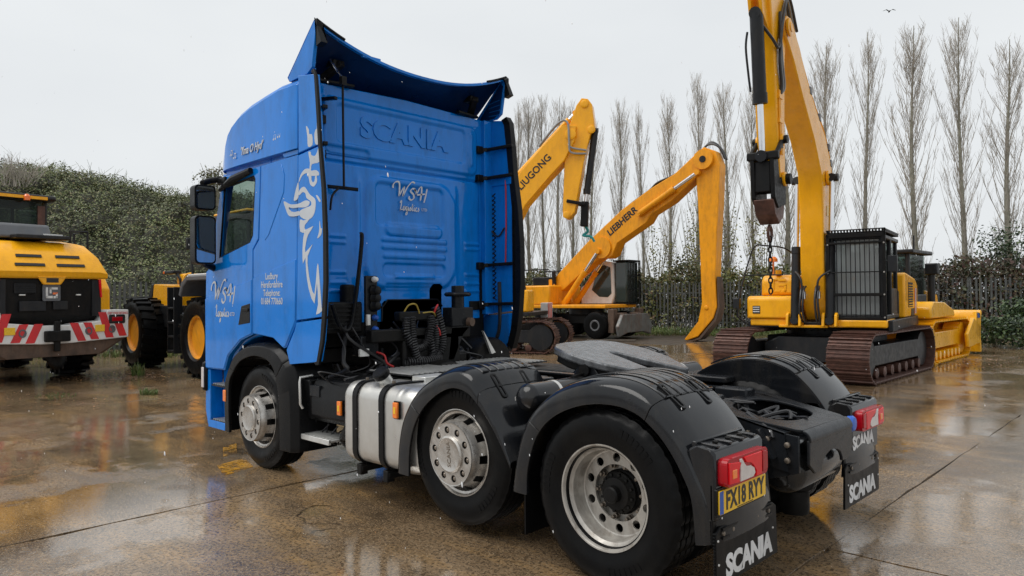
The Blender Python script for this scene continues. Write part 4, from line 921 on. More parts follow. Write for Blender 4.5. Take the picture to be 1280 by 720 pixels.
    # entry steps under the door
    b = MB(); b.prism([(4.88, .30), (5.33, .30), (5.385, .45), (5.385, .68), (5.37, .70), (4.90, .70)], 'y', s*1.02, s*1.06); b.prism([(5.25, .30), (5.33, .30), (5.385, .45), (5.385, .90), (5.27, .90)], 'y', s*1.0601, s*1.20)
    b.prism([(4.88, .28), (5.30, .28), (5.30, .36), (4.88, .36)], 'y', s*1.061, s*1.21); en = b.build('entry_step', 'blue', truck, .012, recalc=True)
    b = MB(); b.prism([(4.88, .74), (5.25, .74), (5.25, .90), (4.88, .90)], 'y', s*1.02, s*1.06); b.build('step_riser', 'blue', truck, .006, recalc=True)
    for (z, x1) in ((.365, 5.27), (.745, 5.22)):
        b = MB(); b.box(4.90, x1, s*.98, s*1.205, z-.02, z); st = b.build('step_plate', 'frame', truck, .006)
        for k in range(7): MB().bar((4.93+k*.045, s*1.0, z+.004), (4.93+k*.045, s*1.19, z+.004), .018, .010).build('step_tread', 'alu', st)
    b = MB(); b.box(5.32, 5.40, s*1.10, s*1.24, .66, .98); hl = b.build('headlamp_corner', 'black_pl', truck, .03)
    MB().box(5.33, 5.385, s*1.235, s*1.248, .70, .92).build('corner_lens', 'clear_lens', hl, .01)
    b = MB(); b.box(4.775, 4.835, s*1.243, s*1.257, .60, .72); b.build('side_marker', 'amber', truck, .008)
    # mirrors on arms
    b = MB(); b.tube([(4.98, s*1.18, 2.93), (5.02, s*1.30, 2.90), (4.98, s*1.40, 2.86)], .035, 8); b.box(4.80, 4.98, s*1.17, s*1.24, 2.86, 2.93); b.tube([(5.14, s*1.18, 1.98), (5.06, s*1.34, 2.03), (4.98, s*1.40, 2.10)], .04, 8); b.build('mirror_arm', 'black_pl', truck, .01)
    def mir(name, z0, z1, w):
        b = MB(); yy = 1.385; b.prism(rrect(s*yy, (z0+z1)/2, w, z1-z0, .045), 'x', 4.93, 5.05); b.prism(rrect(s*yy, (z0+z1)/2, w*.8, (z1-z0)*.85, .04), 'x', 5.0501, 5.10)
        o = b.build(name, 'black_pl', truck, .015, recalc=True); b = MB(); b.prism(rrect(s*yy, (z0+z1)/2, w-.035, z1-z0-.035, .035), 'x', 4.924, 4.929); b.build('mirror_glass', 'mirror', o, recalc=True)
    mir('main_mirror', 2.02, 2.52, .22); mir('wide_mirror', 2.58, 2.84, .22)
    if s > 0:
        mt = MB()
        def stroke(l, ox, oz, k, w): mt.ribbon([(p[0]*k, p[1]*k) for p in l], w, TM((ox, 1.2245, oz), *SIDE))
# ---- script lettering built from pen strokes: W S H over Logistics
def script(mt, T, k, w):
    st = [[(.05, .62), (.1, .82), (.4, .98), (.75, .95), (.78, .6), (.75, .25), (1.0, .5), (1.3, .75), (1.22, .45), (1.17, .25), (1.5, .6), (1.8, .85), (2.2, 1.07), (2.55, 1.05)],
          [(2.62, .55), (2.5, .70), (2.2, .70), (2.05, .55), (2.35, .40), (2.4, .2), (2.1, .08), (1.85, .15), (1.9, .27)], [(2.45, .68), (2.68, .6), (2.68, .48), (2.6, .4)],
          [(2.6, .4), (2.85, .55), (3.1, .8), (3.32, .84), (3.3, .5), (3.15, .1)], [(2.75, .40), (3.2, .44), (3.72, .5)], [(3.98, .80), (3.78, .35), (3.58, .0)]]
    for l in st: mt.ribbon([((p[0]-2.0)*k*.53, p[1]*k*.88) for p in l], w, T)
    x = -.62*k; y = -.46*k; c = .36*k
    lg = [[(0, .9), (.12, 1.2), (.25, 1.1), (.05, .1), (-.1, 0), (.1, .02), (.45, .1)], [(.75, .5), (.55, .45), (.5, .1), (.68, .0), (.8, .3), (.75, .5), (.85, .45)],
          [(1.2, .5), (1.0, .45), (.95, .12), (1.1, .02), (1.22, .45), (1.15, -.4), (1.0, -.6), (.95, -.4), (1.3, .05)], [(1.4, .5), (1.36, .1), (1.5, .05), (1.6, .3)], [(1.8, .5), (1.68, .42), (1.82, .2), (1.72, .02), (1.6, .08)],
          [(2.1, .95), (2.0, .2), (2.08, .02), (2.2, .15)], [(1.92, .6), (2.22, .64)], [(2.36, .5), (2.32, .1), (2.42, .02), (2.55, .2)], [(2.82, .42), (2.68, .48), (2.6, .12), (2.75, .0), (2.9, .15)], [(3.2, .5), (3.06, .42), (3.18, .2), (3.1, .02), (2.95, .08)]]
    for l in lg: mt.ribbon([(x+p[0]*c, y+p[1]*c) for p in l], w*.62, T, 5)
    mt.ribbon([(x+1.42*c, y+.75*c), (x+1.44*c, y+.8*c)], w*.6, T, 2); mt.ribbon([(x+2.4*c, y+.75*c), (x+2.42*c, y+.8*c)], w*.6, T, 2)
ldoor = [o for o in truck.children if o.name.startswith('door')][0]
mt = MB(); script(mt, TM((4.89, 1.2245, 1.60), *SIDE), .27, .03); mt.build('door_script', 'decal', ldoor, smooth=0)
text('door_script_suffix', 'LTD', 'decal', ldoor, TM((4.67, 1.2245, 1.50), *SIDE), .055)
lpan = [o for o in truck.children if o.name.startswith('sleeper_side_panel')][0]
for i, t in enumerate(('Ledbury', 'Herefordshire', 'Telephone:', '01684 770660')):
    text('address_line', t, 'decal', lpan, TM((3.845, 1.2245, 1.866-i*.079), *SIDE), .088, .0012, .0006, 0, .82)
text('roof_motto', "'Yma O Hyd'", 'decal', roof, TM((4.22, 1.236, 3.13), (-1, 0, .01), (0, -.045, 1)), .115, .001, .004, .35, .78)
text('roof_notes', '\u266b      ', 'decal', roof, TM((4.62, 1.234, 3.13), (-1, 0, 0), (0, -.19, 1)), .13, .002, .0008) if False else None
for (x, z) in ((4.60, 3.09), (4.68, 3.13), (3.78, 3.15), (3.70, 3.16)):      # little music notes on both sides of the motto
    b = MB(); T = TM((x, 1.238-(z-2.99)*.045, z), (-1, 0, 0), (0, -.045, 1))
    for dx in (0, .035): b.prism(circle(dx, 0, .010, 10), 'z', 0, .002, (), T); b.box(dx+.007, dx+.011, 0, .045, 0, .002, T)
    b.box(.007, .046, .040, .048, 0, .002, T); b.build('motto_note', 'decal', roof)
# griffin emblem on the left deflectors
GR = [[(3.207,3.18),(3.162,3.142),(3.152,3.099),(3.107,3.086),(3.102,2.998),(3.176,2.994),(3.186,3.087)], [(3.028,3.199),(3.005,3.191),(3.001,3.004),(3.054,3.0),(3.068,3.08),(3.046,3.123),(3.03,3.128)],
 [(3.169,2.94),(3.131,2.938),(3.121,2.91),(3.061,2.895),(3.022,2.927),(3.01,2.95),(2.99,2.95),(2.985,2.835),(3.11,2.829),(3.129,2.779),(3.155,2.783),(3.144,2.846)],
 [(3.339,2.699),(3.303,2.76),(3.234,2.799),(3.166,2.796),(3.122,2.773),(3.045,2.768),(2.998,2.739),(3.002,2.717),(3.035,2.715),(3.029,2.668),(3.08,2.63),(3.139,2.652),(3.163,2.707),(3.178,2.75),(3.223,2.762),(3.28,2.745),(3.32,2.708)],
 [(3.423,2.539),(3.41,2.593),(3.374,2.661),(3.343,2.693),(3.345,2.562)],
 [(3.34,2.585),(3.316,2.63),(3.247,2.646),(3.191,2.605),(3.147,2.565),(3.07,2.522),(3.053,2.473),(3.071,2.405),(3.127,2.358),(3.228,2.354),(3.319,2.392),(3.33,2.429),(3.284,2.448),(3.204,2.459),(3.132,2.469),(3.132,2.504),(3.203,2.541),(3.225,2.585),(3.271,2.601),(3.317,2.583)],
 [(3.608,2.552),(3.494,2.514),(3.346,2.504),(3.226,2.522),(3.154,2.504),(3.17,2.473),(3.238,2.462),(3.341,2.471),(3.447,2.475),(3.519,2.488),(3.488,2.452),(3.412,2.436),(3.337,2.436),(3.338,2.399),(3.484,2.403),(3.536,2.429),(3.568,2.474)],
 [(3.321,2.359),(3.262,2.347),(3.157,2.352),(3.236,2.304),(3.223,2.262),(3.093,2.286),(3.179,2.217),(3.217,2.151),(3.231,2.062),(3.108,2.128),(3.192,2.026),(3.183,1.902),(3.145,1.778),(3.082,1.689),(3.038,1.924),(3.016,1.94),(2.995,1.789),(2.967,1.574),(2.953,1.55),(3.058,1.513),(3.025,1.601),(3.04,1.79),(3.083,1.609),(3.177,1.738),(3.22,1.903),(3.229,2.014),(3.272,1.965),(3.279,2.072),(3.264,2.195),(3.247,2.236),(3.317,2.254)],
 [(2.991,2.325),(2.974,2.257),(2.955,2.255),(2.967,2.203),(3.03,2.173),(3.0,2.232)], [(3.048,2.548),(3.015,2.539),(2.973,2.494),(2.994,2.488)]]
EYE = [(3.123,2.728),(3.059,2.72),(3.068,2.678),(3.097,2.664),(3.121,2.69)]
dl = [o for o in truck.children if o.name.startswith('side_deflector')][0]; du = [o for o in truck.children if o.name.startswith('upper_deflector')][0]
for gi, g in enumerate(GR):
    c = catmull([(p[0], p[1], 0) for p in g], 2 if gi == 7 else 3, True); yb = 1.2165 if gi in (4, 6) else 1.2205
    MB().prism([(p.x, p.y) for p in c], 'y', yb, 1.2235+gi*.0001, [EYE] if gi == 3 else []).build('griffin_emblem', 'decal', du if gi < 2 else dl, recalc=True)

# ---- pressed back wall of the cab
def sst(a, b, x): t = max(0, min(1, (x-a)/(b-a))); return t*t*(3-2*t)
def sdb(y, z, cy, cz, hw, hh, r): qx = abs(y-cy)-hw+r; qz = abs(z-cz)-hh+r; return math.hypot(max(qx, 0), max(qz, 0))+min(max(qx, qz), 0)-r
def press(y, z, cy, cz, w, h, r, d, e=.016): return d*sst(e, -e, sdb(y, z, cy, cz, w/2, h/2, r))
def hback(y, z):
    h = 0.
    h -= .05*sst(.96, 1.10, abs(y))**1.5; h -= .10*sst(3.52, 3.66, z)**2
    h += press(y, z, 0, 3.27, 1.94, .53, .09, .022); h -= press(y, z, .02, 3.30, 1.62, .36, .05, .016); h -= press(y, z, .72, 3.03, .5, .1, .04, .018)
    h += press(y, z, -.88, 3.28, .04, .36, .02, .014, .01)
    h -= .02*sst(.022, .0, abs(z-2.94))
    h += press(y, z, -.05, 2.30, 1.15, 1.10, .22, .03, .03)
    h -= press(y, z, -.03, 2.58, .86, .42, .06, .02); h += press(y, z, -.07, 2.34, .72, .13, .06, .018)
    for zz, hw in ((2.235, .42), (2.16, .42), (2.07, .40)): h += press(y, z, -.08, zz, 2*hw, .045, .02, .014, .008)
    h -= press(y, z, -.08, 1.93, .80, .13, .05, .018, .012); h += press(y, z, -.08, 1.87, .52, .045, .02, .012, .008); h -= press(y, z, -.07, 1.77, .72, .05, .02, .012, .008)
    for zz in (2.24, 2.18, 1.9, 1.80, 1.72): h += press(y, z, .82, zz, .18, .03, .012, .012, .008); h += press(y, z, -.90, zz, .22, .03, .012, .012, .008)
    h += .02*math.exp(-((y+.64)/.035)**2)*sst(2.9, 2.75, z)*sst(1.6, 1.8, z); h += .02*math.exp(-((y-.60)/.035)**2)*sst(2.9, 2.75, z)*sst(1.6, 1.8, z)
    h -= .03*sst(1.02, 1.04, abs(y))*0
    return h
NU, NV = 200, 220; y0, y1, z0, z1 = -1.10, 1.10, 1.42, 3.66; vs = []; fs = []
for j in range(NV+1):
    for i in range(NU+1):
        y = y0+(y1-y0)*i/NU; z = z0+(z1-z0)*j/NV; vs.append((3.35-hback(y, z), y, z))
for j in range(NV):
    for i in range(NU):
        y = y0+(y1-y0)*(i+.5)/NU; z = z0+(z1-z0)*(j+.5)/NV
        if sdb(y, z, -.06, 1.40, .385, .23, .07) < 0 or sdb(y, z, -.37, 1.55, .085, .25, .07) < 0: continue
        k = j*(NU+1)+i; fs.append((k, k+NU+1, k+NU+2, k+1))
bw = MB().add(vs, fs).build('cab_back_wall', 'blue', truck, smooth=60)
text('embossed_lettering', 'SCANIA', 'blue', bw, TM((3.3485, .015, 3.30), *BACK), .265, .0145, .016, 0, 1.12, 1.06)
mt = MB(); script(mt, TM((3.318, -.02, 2.635), *BACK), .21, .022); mt.build('back_script', 'decal', bw, smooth=0)
text('back_script_suffix', 'LTD', 'decal', bw, TM((3.318, -.20, 2.56), *BACK), .04)
MB().box(3.325, 3.36, -1.10, -.85, 1.51, 1.61).build('vent_slot', 'grime', bw, .006)
b = MB(); b.box(3.36, 3.372, -1.08, 1.08, 1.2, 2.0); b.box(3.36, 3.37, -.48, .34, 1.2, 1.85); b.build('tunnel_bulkhead', 'grime', truck)
MB().tube([(3.335, .33, 1.42), (3.335, .325, 1.56), (3.335, .26, 1.632), (3.335, -.38, 1.632), (3.335, -.445, 1.56)], .009, 6).build('tunnel_seal', 'black_pl', bw)
for y in (.5, -1.14): MB().box(3.36, 4.9, y, y+.64, 1.06, 1.18).build('cab_floor', 'grime', truck)
# ---- roof spoiler: upswept shell with side plates, open to the rear
sp = []; sl = []
for k in range(25):
    y = -1.19+2.38*k/24; dz = .245*(abs(y)/1.2)**2.2; zr = 3.868+dz; yo = y*1.0
    sp.append([(3.62, y*.985, 3.71), (3.45, y*.99, 3.76+dz*.35), (3.28, y*.995, 3.82+dz*.68), (3.12, yo, zr), (3.085, yo, zr-.01), (3.085, yo, zr-.035), (3.13, yo*.985, zr-.035), (3.29, y*.98, 3.785+dz*.65), (3.46, y*.975, 3.725+dz*.3), (3.62, y*.97, 3.68)])
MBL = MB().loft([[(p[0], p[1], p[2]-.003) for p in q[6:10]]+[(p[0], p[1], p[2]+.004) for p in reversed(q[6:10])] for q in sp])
spo = MB().loft(sp).build('roof_spoiler', 'blue', truck, smooth=50, recalc=True)
MBL.build('spoiler_underside', 'navy', spo, smooth=50, recalc=True)  # thin dark navy sheet along the underside of the spoiler shell
for s in (1, -1):
    MB().prism([(3.50, 3.66), (3.13, 4.04), (3.10, 4.0), (3.16, 3.71), (3.24, 3.665)], 'y', s*1.155, s*1.1645).build('spoiler_side_inner', 'navy', spo, recalc=True)  # same dark navy on the inner faces of the side plates
    b = MB(); b.prism([(3.54, 3.65), (3.56, 3.69), (3.105, 4.10), (3.06, 4.06), (3.085, 3.98), (3.14, 3.70), (3.22, 3.655)], 'y', s*1.165, s*1.198); b.build('spoiler_side', 'blue', spo, .008, recalc=True)
    b = MB(); b.loft([[(3.09, s*1.205, 4.12), (3.09, s*1.14, 4.095), (3.05, s*1.14, 4.06), (3.05, s*1.205, 4.085)], [(2.98, s*1.205, 3.88), (2.98, s*1.14, 3.88), (3.06, s*1.14, 3.86), (3.06, s*1.205, 3.86)]]) ; b.build('spoiler_edge', 'black_pl', spo, recalc=True)
    MB().tube([(3.082, s*y_, 3.868+.245*(y_/1.2)**2.2-.004) for y_ in (1.19, 1.12, 1.05, .97, .9)], .014, 6).build('edge_seal', 'black_pl', spo)
    b = MB()
    for k in range(4): b.tube([(3.32, s*1.16, 3.70+k*.045), (3.15, s*1.16, 3.69+k*.055)], .008, 5)
    b.build('spoiler_rib', 'blue_in', spo)
    b = MB(); b.bar((3.40, s*.94, 3.70), (3.22, s*.84, 3.83), .07, .06); b.box(3.24, 3.36, s*.80, s*.92, 3.80, 3.86); b.bar((3.36, s*1.0, 3.67), (3.30, s*.66, 3.665), .05, .03); b.build('spoiler_hinge', 'grime', spo, .008)
b = MB(); b.tube([(3.28, .93, 3.86), (3.16, .875, 3.66)], .012, 8); b.build('gas_strut', 'rod', spo)
MB().box(3.09, 3.12, .50, .70, 3.892, 3.915).build('spoiler_catch', 'blue', spo)
b = MB(); b.tube([(3.16, .875, 3.68), (3.15, .875, 2.67)], .011, 8); b.box(3.13, 3.18, .85, .90, 3.60, 3.68); b.build('stay_rod', 'grime', truck)
MB().bar((3.34, .99, 3.49), (3.15, .95, 3.47), .04, .03).build('stay_bracket', 'black_pl', truck, .006); b = MB(); b.bar((3.34, 1.0, 2.69), (3.15, .72, 2.66), .05, .03); b.tube(catmull([(3.2, .9, 2.66), (3.18, .98, 2.58), (3.18, 1.0, 2.45)], 5), .012, 6); b.build('stay_bracket', 'black_pl', truck, .006)
# ---- air and electric connections behind the cab
b = MB(); b.box(3.09, 3.13, .555, .685, 1.30, 1.86); b.prism([(3.05, 1.12), (3.2, 1.12), (3.2, 1.30), (3.05, 1.30)], 'y', .57, .77); cb = b.build('connection_bracket', 'frame', truck, .01, recalc=True)
for z in (1.58, 1.65, 1.72): MB().lathe([(.05, 0), (.058, .012), (.05, .024), (.04, .06), (.03, .065), (0, .065)], (3.09, .60, z), (-1, -.2, 0), 14).build('electric_socket', 'black_pl', cb)
for z, m in ((1.825, 'white_pl'), (1.60-.005, 'white_pl'), (1.47, 'plate_blue'), (1.363, 'plate_blue')): MB().lathe([(.025, 0), (.03, .015), (.022, .05), (.012, .06), (0, .06)], (3.09, .60, z), (-1, 0, 0), 12).build('air_coupling', m, cb)
MB().box(3.06, 3.09, .655, .69, 1.40, 1.50).build('label_tag', 'white_pl', cb, .004)
MB().box(3.02, 3.05, .70, .80, 1.12, 1.19).build('label_tag', 'white_pl', cb, .004)
MB().tube(catmull([(3.1, .74, 2.24), (3.09, .725, 2.21), (3.09, .76, 1.9), (3.09, .825, 1.5), (3.08, .87, 1.385), (3.06, .935, 1.365), (3.05, 1.0, 1.42), (3.05, 1.07, 1.6)], 8), .019, 8).build('grab_rail', 'black_pl', truck)
b = MB(); b.box(3.12, 3.34, .70, 1.1, 1.33, 1.62); b.cyl((3.25, .78, 1.4), (3.25, .78, 1.78), .07, 14); b.build('air_filter_housing', 'grime', truck, .02)
for k in range(6): MB().box(3.10, 3.13, .74, 1.08, 1.37+k*.04, 1.385+k*.04).build('filter_fin', 'black_pl', truck)
# cab latch strut on the right
b = MB(); b.cyl((3.0, -.37, 1.36), (3.0, -.37, 1.77), .065, 16); b.lathe([(.12, 0), (.14, .015), (.14, .03), (.12, .045)], (3.0, -.37, 1.66), (0, 0, 1), 20); b.box(2.93, 3.08, -.52, -.23, 1.36, 1.55)
b.prism([(-.24, 1.36), (-.50, 1.36), (-.40, 1.27), (-.27, 1.02), (-.19, 1.02)], 'x', 2.95, 3.05); cs = b.build('cab_strut', 'frame', truck, .01, recalc=True)
MB().cyl((2.93, -.45, 1.40), (2.88, -.46, 1.40), .045, 14).build('strut_bushing', 'mudrust', cs)
b = MB(); b.bar((3.0, -.5, 1.30), (3.0, .72, 1.30), .1, .12); b.bar((3.0, .1, 1.47), (3.02, -.05, 1.47), .1, .1); b.box(2.95, 3.05, .02, .40, 1.43, 1.52); b.build('cab_cross_beam', 'grime', truck, .015)
# spiral air lines hanging in loops
def coil(path, r, pitch, rad, m, name):
    P = catmull(path, 30); acc = 0; pts = []; a = None
    for i, p in enumerate(P):
        d = (P[min(i+1, len(P)-1)]-P[max(i-1, 0)]).normalized()
        if i: acc += (p-P[i-1]).length
        if a is None: a, _ = basis(d)
        a = (a-d*a.dot(d)).normalized(); pts.append((p, a.copy(), d.cross(a), acc))
    out = []; tot = acc; n = int(tot/pitch*9); j = 0
    for k in range(n+1):
        s_ = tot*k/n
        while j < len(pts)-2 and pts[j+1][3] < s_: j += 1
        p, q = pts[j], pts[j+1]; t = (s_-p[3])/max(1e-6, q[3]-p[3]); c = p[0].lerp(q[0], t); th = 2*PI*s_/pitch
        out.append(c+(p[1]*math.cos(th)+p[2]*math.sin(th))*r)
    MB().tube(out, rad, 5).build(name, m, truck)
coil([(2.95, .33, 1.47), (2.93, .34, 1.30), (2.92, .24, 1.17), (2.93, .12, 1.20), (2.93, .05, 1.35), (2.95, .03, 1.48)], .034, .024, .0085, 'hose', 'spiral_air_line')
coil([(2.97, .25, 1.47), (2.91, .28, 1.25), (2.90, .24, 1.08), (2.90, .18, 1.055), (2.92, .05, 1.06), (2.94, -.02, 1.2), (2.95, -.02, 1.45)], .033, .023, .0085, 'hose', 'spiral_air_line')
coil([(2.98, -.05, 1.56), (2.96, -.10, 1.40), (2.95, -.12, 1.22), (2.94, -.06, 1.10), (2.94, .02, 1.12), (2.95, .05, 1.3)], .036, .026, .009, 'hose', 'spiral_air_line')
coil([(2.92, .36, 1.05), (2.9, .2, 1.045), (2.9, .05, 1.05), (2.93, -.06, 1.06)], .036, .026, .009, 'hose', 'spiral_air_line')
MB().tube(catmull([(2.98, .34, 1.5), (2.95, .30, 1.58), (2.94, .22, 1.585), (2.95, .17, 1.5)], 6), .008, 6).build('yellow_air_line', 'wire_yel', truck)
MB().tube(catmull([(2.96, .15, 1.5), (2.94, .02, 1.51), (2.96, -.04, 1.47)], 6), .007, 6).build('yellow_air_line', 'wire_yel', truck)
MB().tube(catmull([(2.96, -.02, 1.5), (2.94, -.03, 1.55), (2.95, -.06, 1.58)], 6), .010, 6).build('red_air_line', 'wire_red', truck)
MB().tube(catmull([(2.93, -.02, 1.38), (2.92, -.05, 1.33), (2.93, -.07, 1.28)], 6), .010, 6).build('red_air_line', 'wire_red', truck)
MB().tube(catmull([(3.05, .60, 1.15), (3.0, .55, 1.12), (2.97, .54, 1.05), (2.95, .48, 1.01)], 6), .010, 6).build('red_air_line', 'wire_red', truck)
rnd = random.Random(11)
for k in range(40):
    y = rnd.uniform(-.6, 1.0); z = rnd.uniform(1.05, 1.5)
    MB().tube(catmull([(3.15+rnd.uniform(-.1, .1), y, z), (3.05, y+rnd.uniform(-.2, .2), z-rnd.uniform(.05, .3)), (3.0+rnd.uniform(-.05, .1), y+rnd.uniform(-.3, .3), 1.02), (2.95+rnd.uniform(-.1, .2), y+rnd.uniform(-.3, .3), .95)], 6), rnd.choice((.007, .01, .014, .02)), 6).build('bundled_hose', 'hose', truck)
MB().prism([(-.68, 1.30), (-.86, 1.06), (-.80, 1.05)], 'x', 2.95, 2.98).build('bent_plate', 'alu', truck)
b = MB(); b.loft([[(x, -.88+.28*math.cos(a)*k, .98+.24*math.sin(a)*k) for a in [PI*j/12 for j in range(13)]]+[(x, -1.1, .9), (x, -.66, .9)] for x, k in ((3.0, .9), (3.05, 1), (3.5, 1), (3.52, .9))]); b.build('exhaust_stack_cover', 'grime', truck, recalc=True)
# ================================================================= MACHINES
M['sky_glass'] = glass_mat('sky_grey_glass', (.8, .84, .82), .08, .35); M['sky_glass'].node_tree.nodes['Principled BSDF'].inputs['Base Color'].default_value = (.34, .36, .36, 1)  # grey base colour stands in for sky reflected in the windscreen
M['mirror_dark'] = mat('dark_machine_glass', (.03, .045, .04), .06, 0, .2, 2, coat=.3)
def cylinder(root, a, b, r, rr, split=.55, body='mdark', name='hydraulic_cylinder'):
    a, b = Vector(a), Vector(b); m = a.lerp(b, split); d = (b-a).normalized()
    o = MB().cyl(a, m, r, 14).build(name, body, root); MB().lathe([(r*1.12, 0), (r*1.12, r*1.6)], m-d*r*1.6, d, 14).build('gland', body, o); MB().cyl(m, b, rr, 12).build('piston_rod', 'rod', o)
    MB().lathe([(r*.9, -r*.9), (r*.9, r*.9)], a, basis(d, (0, 0, 1))[0], 12).build('eye', body, o); MB().lathe([(r*.9, -r*.9), (r*.9, r*.9)], b, basis(d, (0, 0, 1))[0], 12).build('eye', body, o)
    return o
def crawler(root, T, L, H, W, n, m, frame, drive='mdark'):
    """one crawler chain: shoes, side frame, rollers; T places it in the machine"""
    r = H/2; s = L-H; per = 2*s+2*PI*r; sh = MB(); p = per/n
    sh.box(-p*.47, p*.47, -W/2, W/2, -.012, .012); sh.box(-p*.42, -p*.30, -W/2, W/2, .012, .05); sh.box(-p*.02, p*.08, -W/2, W/2, .012, .035); sh.box(p*.30, p*.38, -W/2, W/2, .012, .03)
    me = sh.mesh('shoe', 0); me.materials.append(M[m])
    for k in range(n):
        d = k*p
        if d < s: q = (d-s/2, H-.02, 0)
        elif d < s+PI*r: a = (d-s)/r; q = (s/2+(r-.02)*math.sin(a), r+(r-.02)*math.cos(a), a)
        elif d < 2*s+PI*r: q = (s/2-(d-s-PI*r), .05, PI)
        else: a = (d-2*s-PI*r)/r; q = (-s/2-(r-.02)*math.sin(a), r-(r-.02)*math.cos(a), PI+a)
        o = link('shoe', me, root); o.matrix_local = T @ Matrix.Translation((q[0], 0, q[1])) @ Matrix.Rotation(q[2], 4, 'Y')
    fr = MB(); fr.prism([(-s/2-.1, r-.16), (s/2+.1, r-.16), (s/2+.1, r+.13), (s/2-.3, r+.22), (-s/2+.3, r+.22), (-s/2-.1, r+.13)], 'y', -W*.30, W*.30, (), T); f = fr.build('track_frame', frame, root, .02, recalc=True)
    for sx in (-1, 1):
        b = MB(); b.lathe([(.05, -W*.33), (r*.78, -W*.30), (r*.80, -.05), (r*.80, .05), (r*.78, W*.30), (.05, W*.33)], (sx*s/2, 0, r), (0, 1, 0), 24, T=T); b.build('sprocket' if sx < 0 else 'idler', drive, f)
    for k in range(7):
        b = MB(); b.lathe([(.03, -W*.36), (.10, -W*.34), (.10, W*.34), (.03, W*.36)], (-s/2+.35+(s-.7)*k/6, 0, .17), (0, 1, 0), 14, T=T); b.build('roller', 'rust' if m == 'rust' else drive, f)
def arm(root, name, prof, y0, y1, m, bev=.03): return MB().prism(prof, 'y', y0, y1).build(name, m, root, bev, recalc=True)
def rails(root, lines, r=.022, m='mdark', name='handrail'):
    for l in lines: MB().tube(l, r, 6).build(name, m, root)

# ---------------------------------------------------------------- caged excavator on the right
EX = empty('excavator', (3.23, -11.05, 0), R(98)); tag(EX, 'yellow crawler excavator with caged cab, upright boom and rusty tracks', 'excavator')
TT = Matrix.Rotation(R(-8), 4, 'Z')
for y in (1.13, -1.13): crawler(EX, TT @ Matrix.Translation((0, y, 0)), 4.35, .92, .74, 46, 'rust', 'mdark')
b = MB(); b.box(-.75, .85, -.95, .95, .42, .80, TT); b.box(.4, 1.25, -.80, .80, .38, .62, TT); b.prism([(-.80, .32), (.80, .32), (.80, .66), (.5, .80), (-.5, .80), (-.80, .66)], 'x', 1.25, 1.33, (), TT); cbd = b.build('car_body', 'mdark', EX, .03, recalc=True)
b = MB(); b.lathe([(.80, .78), (.82, .90), (.80, 1.0)], (0, 0, 0), (0, 0, 1), 40); tb = b.build('slew_ring', 'mdark', EX)
for k in range(40): a = 2*PI*k/40; MB().lathe([(.022, 0), (.022, .03), (0, .035)], (.86*math.cos(a), .86*math.sin(a), .93), (0, 0, -1), 6).build('ring_bolt', 'grime', tb)
MB().lathe([(.9, .93), (.9, .95)], ax=(0, 0, 1), n=40).build('ring_flange', 'mdark', tb)
b = MB(); b.box(-1.9, 1.28, -1.28, 1.32, .985, 1.10); b.build('deck', 'mdark', EX, .015)
MB().box(1.20, 1.40, -.62, .30, .99, 1.04).build('front_deck_lip', 'yellow', EX, .01)
MB().box(.3, 1.36, .30, 1.33, 1.0, 1.15).build('cab_sill', 'yellow', EX, .03)
MB().box(-2.5, 1.25, 1.322, 1.41, .93, 1.14).build('side_skirt', 'mdark', EX, .015)
MB().box(1.385, 1.39, -.36, -.26, 1.0, 1.03).build('label_tag', 'white_pl', EX)
# boxes right of the boom
bx = MB().prism([(1.35, 1.16), (1.35, 1.56), (1.30, 1.62), (-1.8, 1.62), (-1.8, 1.16)], 'y', -1.27, -.36).build('tool_box', 'yellow', EX, .04, recalc=True)
MB().box(-1.7, 1.30, -1.22, -.36, 1.01, 1.155).build('tank_step', 'yellow', EX, .03)
MB().prism([(1.12, 1.625), (1.10, 1.95), (1.0, 2.05), (-1.7, 2.05), (-1.7, 1.625)], 'y', -1.05, -.34).build('fuel_tank', 'yellow', EX, .07, recalc=True)
b = MB(); b.box(1.10, 1.118, -.82, -.56, 1.94, 1.97); b.box(1.112, 1.126, -.82, -.78, 1.70, 1.94); b.box(1.112, 1.126, -.82, -.66, 1.70, 1.74); b.box(1.112, 1.126, -.70, -.54, 1.92, 1.96); b.box(1.112, 1.126, -.62, -.54, 1.70, 1.74); b.box(1.112, 1.126, -.58, -.54, 1.70, 1.84); b.box(1.112, 1.126, -.70, -.54, 1.82, 1.86); b.build('embossed_logo', 'yellow', EX, .004)
MB().box(1.352, 1.358, -1.15, -1.0, 1.26, 1.42).build('box_grille', 'mdark', bx)
for k in range(3): MB().box(1.356, 1.366, -1.14, -1.01, 1.29+k*.045, 1.31+k*.045).build('grille_slat', 'white_pl', bx)
b = MB(); b.cyl((1.0, -.72, 2.05), (1.0, -.72, 2.15), .06, 14); b.build('filler_cap', 'yellow', EX)
rails(EX, [catmull([(1.45, -1.42, 1.35), (1.42, -1.38, 1.7), (1.30, -1.20, 2.45), (1.25, -1.10, 2.66), (1.2, -.95, 2.66), (1.0, -.6, 2.60), (.85, -.42, 2.4), (.8, -.38, 2.05)], 4), [(1.36, -1.33, 2.05), (1.1, -.6, 2.05)]], .016)
rails(EX, [[(1.42, -1.42, 1.5), (1.38, -1.46, 1.2), (1.30, -1.3, 1.05)]], .02)
b = MB(); b.box(1.30, 1.44, -1.54, -1.40, 1.36, 1.58); b.build('mirror', 'mdark', EX, .02)
b = MB(); b.lathe([(.09, 0), (.085, .06), (.05, .1), (0, .11)], (1.15, -.78, 2.32), (0, 0, 1), 14); b.cyl((1.15, -.78, 2.05), (1.15, -.78, 2.32), .02, 8); b.build('beacon', 'amber', EX)
